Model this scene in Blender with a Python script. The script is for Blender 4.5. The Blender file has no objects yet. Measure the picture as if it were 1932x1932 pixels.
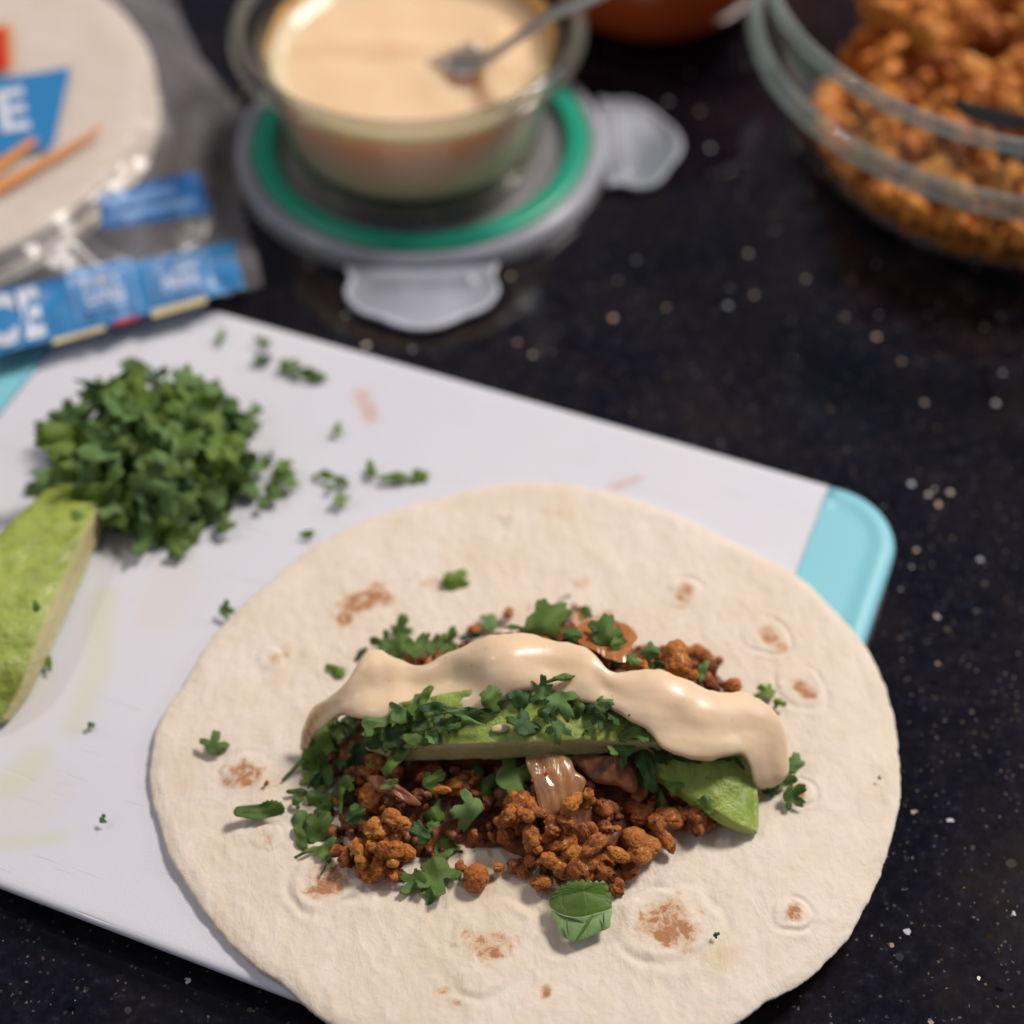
import bpy, math, random
from mathutils import Vector, Matrix, noise
R_ = math.radians
rnd = random.Random(11)
sc = bpy.context.scene
# ---------------------------------------------------------------- camera
FPX = 3400.0                      # focal length for a picture 1932 px wide
PITCH = R_(49.5)
CAM = Vector((0, -.258, .423))
FWD = Vector((0, math.cos(PITCH), -math.sin(PITCH)))
UPV = Vector((0, math.sin(PITCH), math.cos(PITCH)))
RGT = Vector((1, 0, 0))
cd = bpy.data.cameras.new('camera'); cam = bpy.data.objects.new('camera', cd)
sc.collection.objects.link(cam); sc.camera = cam
cam.location = CAM; cam.rotation_euler = (math.pi/2-PITCH, 0, 0)
cd.sensor_width = 36; cd.lens = 36*FPX/1932; cd.clip_start = .01; cd.clip_end = 20
cd.dof.use_dof = True; cd.dof.focus_distance = .452; cd.dof.aperture_fstop = 4.9
def ray(u, v): return FWD + RGT*((u-966)/FPX) - UPV*((v-966)/FPX)
def P(u, v, z):
    d = ray(u, v); return CAM + d*((z-CAM.z)/d.z)
# ---------------------------------------------------------------- world, lamps, exposure
w = bpy.data.worlds.new('World'); sc.world = w; w.use_nodes = True
bg = w.node_tree.nodes['Background']; bg.inputs[0].default_value = (.84, .86, 1, 1); bg.inputs[1].default_value = .10
sc.view_settings.view_transform = 'Standard'; sc.view_settings.look = 'None'
sc.view_settings.exposure = 0; sc.view_settings.gamma = 1
sc.cycles.max_bounces = 10; sc.cycles.transparent_max_bounces = 24
sc.cycles.sample_clamp_indirect = 4
def lamp(name, loc, target, size, power, col, size_y=None, shape='DISK'):
    l = bpy.data.lights.new(name, 'AREA'); l.shape = shape; l.size = size
    if size_y: l.shape = 'RECTANGLE'; l.size_y = size_y
    l.energy = power; l.color = col
    o = bpy.data.objects.new(name, l); sc.collection.objects.link(o)
    o.location = loc
    o.rotation_euler = (Vector(target)-Vector(loc)).to_track_quat('-Z', 'Y').to_euler()
    return o
T0 = (0, .03, .01)
lamp('ceiling_lamp', (1.07, .96, 1.66), T0, .46, 46, (1, .905, .835))
lamp('counter_lamp', (-1.0, -.35, 1.0), T0, 1.3, 2.6, (.86, .89, 1), size_y=.5)
lamp('ceiling_lamp_third', (-.85, .45, 1.3), T0, .12, 3.0, (1, .88, .78))
lamp('window_light', (1.7, .55, .8), (.15, .2, .03), .8, 6.0, (.80, .88, 1), size_y=.35)

# ---------------------------------------------------------------- helpers
def hitf(u, v, H, off=0.0):
    d = ray(u, v); t0 = (.13-CAM.z)/d.z; t1 = (-.002-CAM.z)/d.z; n = 160
    for i in range(n+1):
        t = t0+(t1-t0)*i/n; p = CAM+d*t
        if p.z <= H(p.x, p.y)+off:
            a = t0+(t1-t0)*(i-1)/n; b = t
            for _ in range(12):
                m = (a+b)/2; q = CAM+d*m
                if q.z <= H(q.x, q.y)+off: b = m
                else: a = m
            return CAM+d*b
    return CAM+d*t1
def Aq(x, y): return (447.2+.3307*x, 1086+.3307*y)      # reading frames used when measuring the taco
def Bq(x, y): return (958.3+.3307*x, 1086+.3307*y)
def Cq(x, y): return (830.6+.2315*x, 1373.7+.2315*y)
def W(u, v): return (u, v)
def mesh(name, vs, fs, mats=(), smooth=True, mi=None):
    m = bpy.data.meshes.new(name); m.from_pydata([tuple(v) for v in vs], [], fs)
    for x in mats: m.materials.append(x)
    if smooth: m.polygons.foreach_set('use_smooth', [True]*len(m.polygons))
    if mi: m.polygons.foreach_set('material_index', mi)
    m.update(); return m
def obj(name, m, parent=None, loc=None):
    o = bpy.data.objects.new(name, m); sc.collection.objects.link(o)
    if parent: o.parent = parent
    if loc is not None: o.location = loc
    return o
def tag(o, label, cat, group=None, kind=None):
    if label: o['label'] = label
    if cat: o['category'] = cat
    if group: o['group'] = group
    if kind: o['kind'] = kind
    return o
def empty(name, loc, label, cat, group=None):
    o = bpy.data.objects.new(name, None); sc.collection.objects.link(o); o.location = loc; o.empty_display_size = .01
    return tag(o, label, cat, group)
def fbm(x, y, z=0., o=4, s=1.):
    a = 0; k = 1; t = 0
    for i in range(o):
        a += noise.noise((x*s, y*s, z*s))*k; t += k; k *= .5; s *= 2.07
    return a/t
def smooth(a, b, x):
    t = max(0, min(1, (x-a)/(b-a))); return t*t*(3-2*t)
def catmull(p0, p1, p2, p3, t):
    return .5*((2*p1)+(p2-p0)*t+(2*p0-5*p1+4*p2-p3)*t*t+(3*p1-p0-3*p2+p3)*t*t*t)
def loft(stations, nu, nv, name, mats, disp=None, caps=True):
    """closed cross sections (lists of Vectors) joined along an open spine"""
    S = len(stations); K = len(stations[0]); secs = []
    for s in range((S-1)*nu+1):
        i = min(s//nu, S-2); t = s/nu-i
        a = stations[max(i-1, 0)]; b = stations[i]; c = stations[i+1]; d = stations[min(i+2, S-1)]
        secs.append([catmull(a[k], b[k], c[k], d[k], t) for k in range(K)])
    vs = []; n = K*nv
    for s in secs:
        for k in range(K):
            for j in range(nv):
                vs.append(catmull(s[k-1], s[k], s[(k+1) % K], s[(k+2) % K], j/nv))
    if disp: vs = disp(vs, n)
    fs = []
    for i in range(len(secs)-1):
        for j in range(n):
            a = i*n+j; b = i*n+(j+1) % n; fs.append((a, b, b+n, a+n))
    if caps:
        c0 = len(vs); vs.append(sum((vs[j] for j in range(n)), Vector())/n)
        L = (len(secs)-1)*n; c1 = len(vs); vs.append(sum((vs[L+j] for j in range(n)), Vector())/n)
        for j in range(n):
            fs.append((c0, (j+1) % n, j)); fs.append((c1, L+j, L+(j+1) % n))
    return mesh(name, vs, fs, mats)
def lathe(prof, n=96, name='lathe', mats=()):
    vs = []; fs = []
    for r, z in prof:
        for i in range(n):
            a = 2*math.pi*i/n; vs.append((r*math.cos(a), r*math.sin(a), z))
    for k in range(len(prof)-1):
        for i in range(n):
            a = k*n+i; b = k*n+(i+1) % n; fs.append((a, b, b+n, a+n))
    return mesh(name, vs, fs, mats)
def smoothprof(pts, k=6):
    out = []
    V = [Vector((a, b)) for a, b in pts]
    for i in range(len(V)-1):
        for j in range(k):
            out.append(catmull(V[max(i-1, 0)], V[i], V[i+1], V[min(i+2, len(V)-1)], j/k))
    out.append(V[-1]); return [(max(p[0], 0), p[1]) for p in out]

# ---------------------------------------------------------------- materials
class NT:
    def __init__(s, name):
        s.m = bpy.data.materials.new(name); s.m.use_nodes = True; s.t = s.m.node_tree; s.n = s.t.nodes; s.l = s.t.links
        s.b = s.n['Principled BSDF']; s.out = s.n['Material Output']
    def node(s, t, **kw):
        x = s.n.new(t)
        for k, v in kw.items(): setattr(x, k, v)
        return x
    def set(s, **kw):
        for k, v in kw.items():
            s.b.inputs[k.replace('_', ' ')].default_value = v
        return s
    def link(s, a, b): s.l.new(a, b)
    def coord(s, which='Object', scale=1.0):
        c = s.node('ShaderNodeTexCoord'); m = s.node('ShaderNodeMapping'); m.inputs['Scale'].default_value = (scale,)*3 if not hasattr(scale, '__len__') else scale
        s.link(c.outputs[which], m.inputs[0]); return m.outputs[0]
    def noise(s, vec, scale, detail=4, rough=.55, dist=0):
        x = s.node('ShaderNodeTexNoise'); x.inputs['Scale'].default_value = scale; x.inputs['Detail'].default_value = detail
        x.inputs['Roughness'].default_value = rough; x.inputs['Distortion'].default_value = dist
        if vec is not None: s.link(vec, x.inputs['Vector'])
        return x.outputs['Fac']
    def ramp(s, fac, stops, interp='LINEAR'):
        x = s.node('ShaderNodeValToRGB'); r = x.color_ramp; r.interpolation = interp
        while len(r.elements) < len(stops): r.elements.new(.5)
        for e, (p, c) in zip(r.elements, stops):
            e.position = p; e.color = (*c, 1) if len(c) == 3 else c
        s.link(fac, x.inputs[0]); return x.outputs[0]
    def mix(s, fac, a, b, mode='MIX'):
        x = s.node('ShaderNodeMix', data_type='RGBA', blend_type=mode)
        for i, q in ((0, fac), (6, a), (7, b)):
            if hasattr(q, 'is_output'): s.link(q, x.inputs[i])
            elif i: x.inputs[i].default_value = (*q, 1)
            else: x.inputs[0].default_value = q
        return x.outputs[2]
    def math(s, op, a, b=None, c=None):
        x = s.node('ShaderNodeMath', operation=op)
        for i, q in enumerate((a, b, c)):
            if q is None: continue
            if hasattr(q, 'is_output'): s.link(q, x.inputs[i])
            else: x.inputs[i].default_value = q
        return x.outputs[0]
    def attr(s, name):
        x = s.node('ShaderNodeAttribute'); x.attribute_name = name; return x
    def bump(s, h, dist, strength=1.0, prev=None):
        x = s.node('ShaderNodeBump'); x.inputs['Distance'].default_value = dist; x.inputs['Strength'].default_value = strength
        s.link(h, x.inputs['Height'])
        if prev is not None: s.link(prev, x.inputs['Normal'])
        s.link(x.outputs[0], s.b.inputs['Normal']); return x.outputs[0]
    def base(s, c): s.link(c, s.b.inputs['Base Color']); return s

def mat_simple(name, col, rough=.5, **kw):
    t = NT(name).set(Base_Color=(*col, 1), Roughness=rough)
    v = t.coord(); n = t.noise(v, 900, 3)
    t.base(t.mix(t.math('MULTIPLY', n, .25), col, tuple(c*.75 for c in col)))
    for k, x in kw.items(): t.b.inputs[k.replace('_', ' ')].default_value = x
    return t.m
# granite counter -----------------------------------------------------------
def mat_granite():
    t = NT('black_galaxy_granite'); v = t.coord('Object')
    n1 = t.noise(v, 22, 5, .6); n2 = t.noise(v, 260, 6, .7)
    cloud = t.ramp(n1, [(.38, (.0025, .0025, .007)), (.54, (.007, .0055, .009)), (.66, (.015, .010, .010)), (.82, (.008, .007, .014))])
    grain = t.ramp(n2, [(.44, (.0005, .0005, .001)), (.60, (.010, .010, .015)), (.74, (.06, .056, .068))])
    col = t.mix(.55, cloud, grain, 'ADD')
    nrm = None; met = None
    for sc_, thr, bright, seed in ((210, .979, .9, 0), (430, .972, .7, 3.1), (1000, .92, .25, 7.7)):
        mp = t.node('ShaderNodeMapping'); mp.inputs['Location'].default_value = (seed, seed*.7, seed*.3)
        t.link(v, mp.inputs[0])
        ds = t.node('ShaderNodeTexNoise'); ds.inputs['Scale'].default_value = sc_*1.6; t.link(mp.outputs[0], ds.inputs['Vector'])
        dd = t.node('ShaderNodeVectorMath', operation='MULTIPLY_ADD'); t.link(ds.outputs['Color'], dd.inputs[0]); dd.inputs[1].default_value = (.0022,)*3 if sc_ < 300 else (.001,)*3
        t.link(mp.outputs[0], dd.inputs[2])
        vo = t.node('ShaderNodeTexVoronoi'); vo.inputs['Scale'].default_value = sc_; t.link(dd.outputs[0], vo.inputs['Vector'])
        sep = t.node('ShaderNodeSeparateColor'); t.link(vo.outputs['Color'], sep.inputs[0])
        pick = t.math('GREATER_THAN', sep.outputs[0], thr)
        near = t.math('LESS_THAN', vo.outputs['Distance'], .42 if sc_ > 300 else .24)
        msk = t.math('MULTIPLY', pick, near)
        tint = t.ramp(sep.outputs[1], [(0, (.85, .55, .36)), (.35, (.75, .68, .55)), (.6, (.45, .50, .60)), (.8, (.95, .93, .88)), (1, (.6, .4, .34))])
        br = t.math('MULTIPLY', t.math('POWER', sep.outputs[2], 2.2), bright*1.3)
        fleck = t.mix(1.0, tint, br, 'MULTIPLY')
        fl = t.node('ShaderNodeMix', data_type='RGBA', blend_type='MULTIPLY'); fl.inputs[0].default_value = 1
        t.link(tint, fl.inputs[6])
        cb = t.node('ShaderNodeCombineColor')
        for i in range(3): t.link(br, cb.inputs[i])
        t.link(cb.outputs[0], fl.inputs[7])
        col = t.mix(msk, col, fl.outputs[2])
    t.base(col); t.set(Roughness=.11, IOR=1.5)
    sm = t.noise(v, 9, 4, .6); t.link(t.ramp(sm, [(.35, (.035,)*3), (.7, (.09,)*3)]), t.b.inputs['Roughness'])
    t.bump(t.noise(v, 40, 3), .00004)
    return t.m
def mat_board():
    t = NT('white_board_plastic'); v = t.coord('Object')
    n = t.noise(v, 12, 4, .5)
    c = t.ramp(n, [(.3, (.67, .675, .74)), (.7, (.71, .71, .76))])
    at = t.attr('stain'); sep = t.node('ShaderNodeSeparateColor'); t.link(at.outputs['Color'], sep.inputs[0])
    brk = t.ramp(t.noise(v, 240, 5, .6), [(.35, (.45,)*3), (.65, (1,)*3)])
    f1 = t.math('MULTIPLY', sep.outputs[0], brk)
    c = t.mix(f1, c, (.62, .23, .10))
    c = t.mix(t.math('MULTIPLY', sep.outputs[1], .5), c, (.60, .64, .30))
    c = t.mix(t.math('MULTIPLY', sep.outputs[2], .5), c, (.70, .62, .50))
    # knife scratches: long thin marks
    mp = t.node('ShaderNodeMapping'); mp.inputs['Rotation'].default_value = (0, 0, R_(-58)); mp.inputs['Scale'].default_value = (26, 900, 1)
    t.link(v, mp.inputs[0]); sn = t.noise(mp.outputs[0], 1.0, 2, .4)
    mp2 = t.node('ShaderNodeMapping'); mp2.inputs['Rotation'].default_value = (0, 0, R_(-38)); mp2.inputs['Scale'].default_value = (30, 1300, 1)
    t.link(v, mp2.inputs[0]); sn2 = t.noise(mp2.outputs[0], 1.0, 2, .4)
    scr = t.math('MAXIMUM', t.ramp(sn, [(.70, (0,)*3), (.75, (1,)*3)]), t.ramp(sn2, [(.70, (0,)*3), (.74, (1,)*3)]))
    c = t.mix(t.math('MULTIPLY', scr, .45), c, (.88, .87, .86))
    t.base(c); t.set(Roughness=.42, Subsurface_Weight=.25, Subsurface_Scale=.004, Specular_IOR_Level=.35)
    t.b.inputs['Subsurface Radius'].default_value = (1, .9, .85)
    h = t.math('ADD', t.math('MULTIPLY', scr, -1), t.math('MULTIPLY', t.noise(v, 1500, 3), .5))
    t.bump(h, .00016, .8)
    return t.m
def mat_tortilla(name='flour_tortilla'):
    t = NT(name); v = t.coord('Object')
    n = t.noise(v, 38, 5, .6); n2 = t.noise(v, 420, 5, .65)
    c = t.ramp(n, [(.28, (.75, .64, .51)), (.5, (.79, .695, .585)), (.75, (.79, .715, .63))])
    c = t.mix(t.math('MULTIPLY', n2, .22), c, (.72, .58, .43))
    c = t.mix(t.math('MULTIPLY', t.ramp(t.noise(v, 85, 4, .6), [(.5, (0,)*3), (.72, (1,)*3)]), .30), c, (.70, .55, .36))
    c = t.mix(t.math('MULTIPLY', t.ramp(t.noise(v, 60, 5, .7, 1), [(.55, (0,)*3), (.7, (1,)*3)]), .45), c, (.86, .81, .76))
    at = t.attr('toast'); sep = t.node('ShaderNodeSeparateColor'); t.link(at.outputs['Color'], sep.inputs[0])
    brk = t.noise(v, 330, 6, .72, .6)
    f = t.math('ADD', t.math('MULTIPLY', sep.outputs[0], 1.0), t.math('MULTIPLY', t.math('SUBTRACT', brk, .5), 2.4))
    m1 = t.ramp(f, [(.22, (0,)*3), (1.0, (1,)*3)]); m1 = t.math('MULTIPLY', m1, t.ramp(sep.outputs[0], [(.02, (0,)*3), (.22, (1,)*3)]))
    c = t.mix(t.math('MULTIPLY', m1, .88), c, (.60, .34, .165))
    m2 = t.ramp(f, [(.75, (0,)*3), (1.2, (1,)*3)]); m2 = t.math('MULTIPLY', m2, t.ramp(sep.outputs[0], [(.3, (0,)*3), (.6, (1,)*3)]))
    c = t.mix(t.math('MULTIPLY', m2, .75), c, (.38, .15, .06))
    c = t.mix(t.math('MULTIPLY', sep.outputs[1], .26), c, (.60, .50, .20))
    t.base(c); t.set(Roughness=.72, Subsurface_Weight=.22, Subsurface_Scale=.003, Specular_IOR_Level=.25)
    t.b.inputs['Subsurface Radius'].default_value = (1, .7, .45)
    mp = t.node('ShaderNodeMapping'); mp.inputs['Scale'].default_value = (1, .55, 1); t.link(v, mp.inputs[0])
    h = t.math('ADD', t.math('MULTIPLY', t.noise(mp.outputs[0], 190, 5, .6, 1.5), 1.0), t.math('MULTIPLY', t.noise(v, 900, 4, .6), .35))
    t.bump(h, .0007, .6)
    return t.m
def mat_leaf(name, c1, c2, cv, tr, rough=.45):
    t = NT(name); uv = t.node('ShaderNodeTexCoord').outputs['UV']
    oi = t.node('ShaderNodeObjectInfo')
    c = t.mix(oi.outputs['Random'], c1, c2)
    sep = t.node('ShaderNodeSeparateXYZ'); t.link(uv, sep.inputs[0])
    ang = t.math('ARCTAN2', sep.outputs[0], sep.outputs[1])
    rad = t.math('POWER', t.math('ADD', t.math('MULTIPLY', sep.outputs[0], sep.outputs[0]), t.math('MULTIPLY', sep.outputs[1], sep.outputs[1])), .5)
    nz = t.noise(uv, 2.2, 3)
    wv = t.math('SINE', t.math('ADD', t.math('MULTIPLY', ang, 11), t.math('MULTIPLY', nz, 3.5)))
    vein = t.ramp(t.math('ABSOLUTE', wv), [(.0, (1,)*3), (.17, (0,)*3)])
    mott = t.noise(t.coord('Object'), 1500, 4, .6)
    c = t.mix(t.math('MULTIPLY', mott, .4), c, tuple(x*.55 for x in c1))
    c = t.mix(t.math('MULTIPLY', vein, .28), c, cv)
    t.base(c); t.set(Roughness=rough, Specular_IOR_Level=.45)
    t.bump(t.math('ADD', t.math('MULTIPLY', vein, -.5), t.math('MULTIPLY', mott, .7)), .0002, .6)
    tl = t.node('ShaderNodeBsdfTranslucent')
    tc = t.mix(.5, c, (.16, .34, .03)); t.link(tc, tl.inputs[0])
    ms = t.node('ShaderNodeMixShader'); ms.inputs[0].default_value = tr
    t.link(t.b.outputs[0], ms.inputs[1]); t.link(tl.outputs[0], ms.inputs[2]); t.link(ms.outputs[0], t.out.inputs[0])
    return t.m
def mat_crumb(name='fried_crumble', dark=(.15, .035, .012), mid=(.50, .145, .028), light=(.68, .26, .05)):
    t = NT(name); v = t.coord('Object'); oi = t.node('ShaderNodeObjectInfo')
    w4 = t.node('ShaderNodeTexNoise', noise_dimensions='4D'); w4.inputs['Scale'].default_value = 1.7; w4.inputs['Detail'].default_value = 5; w4.inputs['Roughness'].default_value = .62
    t.link(v, w4.inputs['Vector']); t.link(t.math('MULTIPLY', oi.outputs['Random'], 50), w4.inputs['W'])
    sh = t.math('ADD', w4.outputs['Fac'], t.math('MULTIPLY', t.math('SUBTRACT', oi.outputs['Random'], .45), .26))
    c = t.ramp(sh, [(.30, dark), (.45, mid), (.60, tuple((a+b)/2 for a, b in zip(mid, light))), (.74, light)])
    t.base(c); t.set(Coat_Weight=.18, Coat_Roughness=.22, Roughness=.55, Subsurface_Weight=.12, Subsurface_Scale=.0025, Specular_IOR_Level=.4)
    t.b.inputs['Subsurface Radius'].default_value = (1, .4, .15)
    t.bump(t.math('ADD', t.noise(v, 3.2, 5, .7), t.math('MULTIPLY', t.noise(v, 12, 3), .3)), .14, .55)
    return t.m
def mat_sauce(name='peach_sauce'):
    t = NT(name); v = t.coord('Object')
    c = t.ramp(t.noise(v, 60, 3), [(.3, (.81, .61, .405)), (.7, (.84, .65, .45))])
    fl = t.ramp(t.noise(v, 640, 2, .5), [(.735, (0,)*3), (.76, (1,)*3)])
    c = t.mix(t.math('MULTIPLY', fl, .5), c, (.52, .17, .07))
    t.base(c); t.set(Roughness=.36, Subsurface_Weight=.5, Subsurface_Scale=.004, Specular_IOR_Level=.4, Coat_Weight=.12, Coat_Roughness=.12)
    t.b.inputs['Subsurface Radius'].default_value = (1, .65, .4)
    t.bump(t.math('ADD', t.math('MULTIPLY', t.noise(v, 420, 3, .5), .35), t.math('MULTIPLY', t.noise(v, 110, 2, .4), 2.2)), .0004, .5)
    return t.m
def mat_avocado():
    t = NT('avocado_flesh'); v = t.coord('Object')
    at = t.attr('cut'); sep = t.node('ShaderNodeSeparateColor'); t.link(at.outputs['Color'], sep.inputs[0])
    n = t.noise(v, 70, 6, .65, .5); n3 = t.noise(v, 260, 4, .6)
    g = t.ramp(n, [(.28, (.18, .24, .030)), (.42, (.27, .37, .055)), (.6, (.35, .45, .09)), (.78, (.43, .51, .15))])
    g = t.mix(t.ramp(n3, [(.62, (0,)*3), (.75, (1,)*3)]), g, (.17, .155, .03))
    inner = t.ramp(t.noise(v, 50, 4), [(.3, (.50, .45, .19)), (.7, (.60, .52, .28))])
    c = t.mix(sep.outputs[0], g, inner)
    t.base(c); t.set(Roughness=.36, Subsurface_Weight=.25, Subsurface_Scale=.003, Coat_Weight=.25, Coat_Roughness=.2)
    t.b.inputs['Subsurface Radius'].default_value = (.8, 1, .3)
    t.bump(t.math('ADD', t.noise(v, 130, 6, .65, .8), t.math('MULTIPLY', t.noise(v, 800, 4), .3)), .0013, .75)
    return t.m
def mat_glass(name, tint=(.96, .98, .97), edge=(.92, .925, .89), rough=.03, haze=0.0, hazecol=(.8, .8, .85)):
    """thin clear wall: clear face on, mirror-like and tinted towards grazing"""
    t = NT(name); t.n.remove(t.b)
    lw = t.node('ShaderNodeLayerWeight'); lw.inputs['Blend'].default_value = .35
    tr = t.node('ShaderNodeBsdfTransparent'); t.link(t.mix(lw.outputs['Facing'], tint, edge), tr.inputs[0])
    gl = t.node('ShaderNodeBsdfGlossy'); gl.inputs['Roughness'].default_value = rough
    lf = t.node('ShaderNodeLayerWeight'); lf.inputs['Blend'].default_value = .5
    sch = t.math('ADD', t.math('MULTIPLY', t.math('POWER', lf.outputs['Facing'], 4.0), .6), .045)
    m = t.node('ShaderNodeMixShader'); t.link(sch, m.inputs[0]); t.link(tr.outputs[0], m.inputs[1]); t.link(gl.outputs[0], m.inputs[2])
    last = m.outputs[0]
    if haze > 0:
        df = t.node('ShaderNodeBsdfDiffuse'); df.inputs[0].default_value = (*hazecol, 1)
        m2 = t.node('ShaderNodeMixShader')
        nz = t.ramp(t.noise(t.coord('Object'), 45, 3, .5), [(.3, (haze*.75,)*3), (.7, (haze*1.25,)*3)])
        t.link(nz, m2.inputs[0]); t.link(last, m2.inputs[1]); t.link(df.outputs[0], m2.inputs[2]); last = m2.outputs[0]
    t.link(last, t.out.inputs[0]); return t.m
def mat_realglass(name, col=(.93, .97, .95), rough=.03):
    return NT(name).set(Base_Color=(*col, 1), Roughness=rough, IOR=1.5, Transmission_Weight=1).m

def mat_wedge():
    m = mat_avocado(); m.name = 'avocado_skinned_surface'; nt = m.node_tree
    nt.nodes['Principled BSDF'].inputs['Roughness'].default_value = .46; nt.nodes['Principled BSDF'].inputs['Coat Weight'].default_value = .06
    for n in nt.nodes:
        if n.type == 'BUMP': n.inputs['Distance'].default_value = .0013; n.inputs['Strength'].default_value = .9
        if n.type == 'TEX_NOISE' and abs(n.inputs['Scale'].default_value-70) < 1: n.inputs['Distortion'].default_value = 1.6
    for n in nt.nodes:
        if n.type == 'VALTORGB' and len(n.color_ramp.elements) == 4:
            for e, c in zip(n.color_ramp.elements, ((.20, .21, .03), (.27, .34, .045), (.34, .42, .065), (.43, .50, .12))): e.color = (*c, 1)
    return m
M = {}
M['granite'] = mat_granite(); M['board'] = mat_board(); M['tort'] = mat_tortilla()
M['teal'] = mat_simple('aqua_rubber', (.23, .60, .70), .5, Subsurface_Weight=.1, Subsurface_Scale=.003)
M['leaf'] = mat_leaf('cilantro_green', (.095, .19, .028), (.18, .30, .055), (.27, .40, .13), .25)
M['pale'] = mat_leaf('cilantro_pale_side', (.15, .30, .075), (.21, .36, .11), (.36, .52, .22), .25, .55)
M['dark'] = mat_leaf('cilantro_dark_wet_and_shade', (.026, .078, .016), (.055, .13, .022), (.09, .19, .07), .12, .25)
M['fold'] = mat_leaf('cilantro_folded_underside', (.26, .42, .15), (.30, .46, .18), (.46, .60, .32), .2, .45)
M['bright'] = mat_leaf('cilantro_yellow_green', (.17, .31, .035), (.27, .42, .07), (.38, .52, .16), .3, .4)
M['crumb'] = mat_crumb()
M['crumbbowl'] = mat_crumb('bowl_crumble', (.34, .075, .012), (.74, .235, .030), (.92, .42, .065))
M['crumbhot'] = mat_crumb('golden_crumble', (.28, .065, .014), (.60, .19, .030), (.80, .34, .055))
M['crumbfine'] = mat_crumb('crumble_core_shade', (.09, .022, .008), (.26, .08, .018), (.50, .19, .035))  # darkened crumble: shade between the pieces is put into the colour
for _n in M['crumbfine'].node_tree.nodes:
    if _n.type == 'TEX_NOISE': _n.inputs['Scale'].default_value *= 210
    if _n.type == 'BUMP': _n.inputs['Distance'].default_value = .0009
M['crumbmass'] = mat_crumb('crumble_mass', (.34, .075, .012), (.74, .235, .030), (.92, .42, .065))
for _n in M['crumbmass'].node_tree.nodes:
    if _n.type == 'TEX_NOISE': _n.inputs['Scale'].default_value *= 110
    if _n.type == 'BUMP': _n.inputs['Distance'].default_value = .0009
M['sauce'] = mat_sauce(); M['avo'] = mat_avocado()
M['glass'] = mat_glass('clear_glass'); M['rim'] = NT('thick_glass').set(Base_Color=(.90, .95, .93, 1), Roughness=.10, IOR=1.5, Transmission_Weight=.84).m
M['rimc'] = mat_glass('container_rim_glass', (.93, .93, .90), (.50, .49, .44), .05, .10, (.74, .70, .58))
M['rimb'] = mat_glass('bowl_rim_glass', (.90, .94, .93), (.55, .62, .60), .05, .17, (.72, .80, .78))  # whitish haze paints the bright reflected bands into the rim glass
M['film'] = mat_glass('bag_film', (.985, .985, .985), (.92, .91, .93), .28, .16, (.74, .70, .73))
M['lidplastic'] = mat_glass('clear_lid_plastic', (.86, .87, .88), (.6, .62, .64), .15, .24, (.70, .70, .72))
M['frost'] = mat_glass('frosted_tab_plastic', (.8, .82, .85), (.5, .52, .56), .25, .40, (.72, .75, .86))
M['frostedge'] = mat_glass('tab_edge_plastic', (.8, .82, .85), (.6, .62, .66), .2, .75, (.76, .78, .88))
M['green'] = mat_simple('green_silicone', (.012, .34, .215), .35)
M['blue'] = mat_simple('blue_print', (.025, .215, .50), .5)
M['deepblue'] = mat_simple('dark_blue_print', (.02, .14, .42), .35)
M['white'] = mat_simple('white_print', (.66, .70, .80), .4)
M['lblue'] = mat_simple('light_blue_print', (.16, .33, .62), .4)
M['cream'] = mat_simple('cream_print', (.72, .60, .33), .4)
M['red'] = mat_simple('red_print', (.60, .02, .02), .35)
M['orange'] = mat_simple('orange_print', (.72, .30, .09), .4)
M['steel'] = NT('brushed_steel').set(Base_Color=(.72, .69, .66, 1), Metallic=1, Roughness=.4).m
M['black'] = NT('black_nylon').set(Base_Color=(.012, .011, .012, 1), Roughness=.3).m
M['kimchi'] = NT('kimchi_translucent').set(Base_Color=(.66, .30, .13, 1), Roughness=.16, Transmission_Weight=.35, IOR=1.36, Subsurface_Weight=.3, Subsurface_Scale=.003, Coat_Weight=.5).m
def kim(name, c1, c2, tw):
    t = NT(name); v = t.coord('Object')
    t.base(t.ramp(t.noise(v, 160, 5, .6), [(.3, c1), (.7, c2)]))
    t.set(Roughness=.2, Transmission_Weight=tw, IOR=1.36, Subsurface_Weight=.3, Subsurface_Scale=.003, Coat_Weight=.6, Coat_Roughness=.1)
    mp = t.node('ShaderNodeMapping'); mp.inputs['Rotation'].default_value = (0, 0, R_(35)); mp.inputs['Scale'].default_value = (900, 120, 300); t.link(v, mp.inputs[0])
    t.bump(t.noise(mp.outputs[0], 1, 3, .5), .0005, .7); return t.m
M['kimchi'] = kim('kimchi_pale', (.52, .22, .08), (.72, .43, .22), .45)
M['kimred'] = kim('kimchi_orange', (.44, .13, .03), (.62, .28, .10), .2)
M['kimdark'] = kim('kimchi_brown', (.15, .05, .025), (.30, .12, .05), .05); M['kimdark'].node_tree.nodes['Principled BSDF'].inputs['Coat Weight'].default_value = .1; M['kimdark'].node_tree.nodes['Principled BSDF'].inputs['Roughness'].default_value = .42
M['smear'] = NT('sauce_smear').set(Base_Color=(.62, .36, .12, 1), Roughness=.3, Subsurface_Weight=.3, Subsurface_Scale=.003).m
M['chili'] = mat_simple('chili_red', (.50, .03, .01), .25)
M['salsa'] = mat_simple('red_salsa', (.50, .085, .016), .15)

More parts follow.
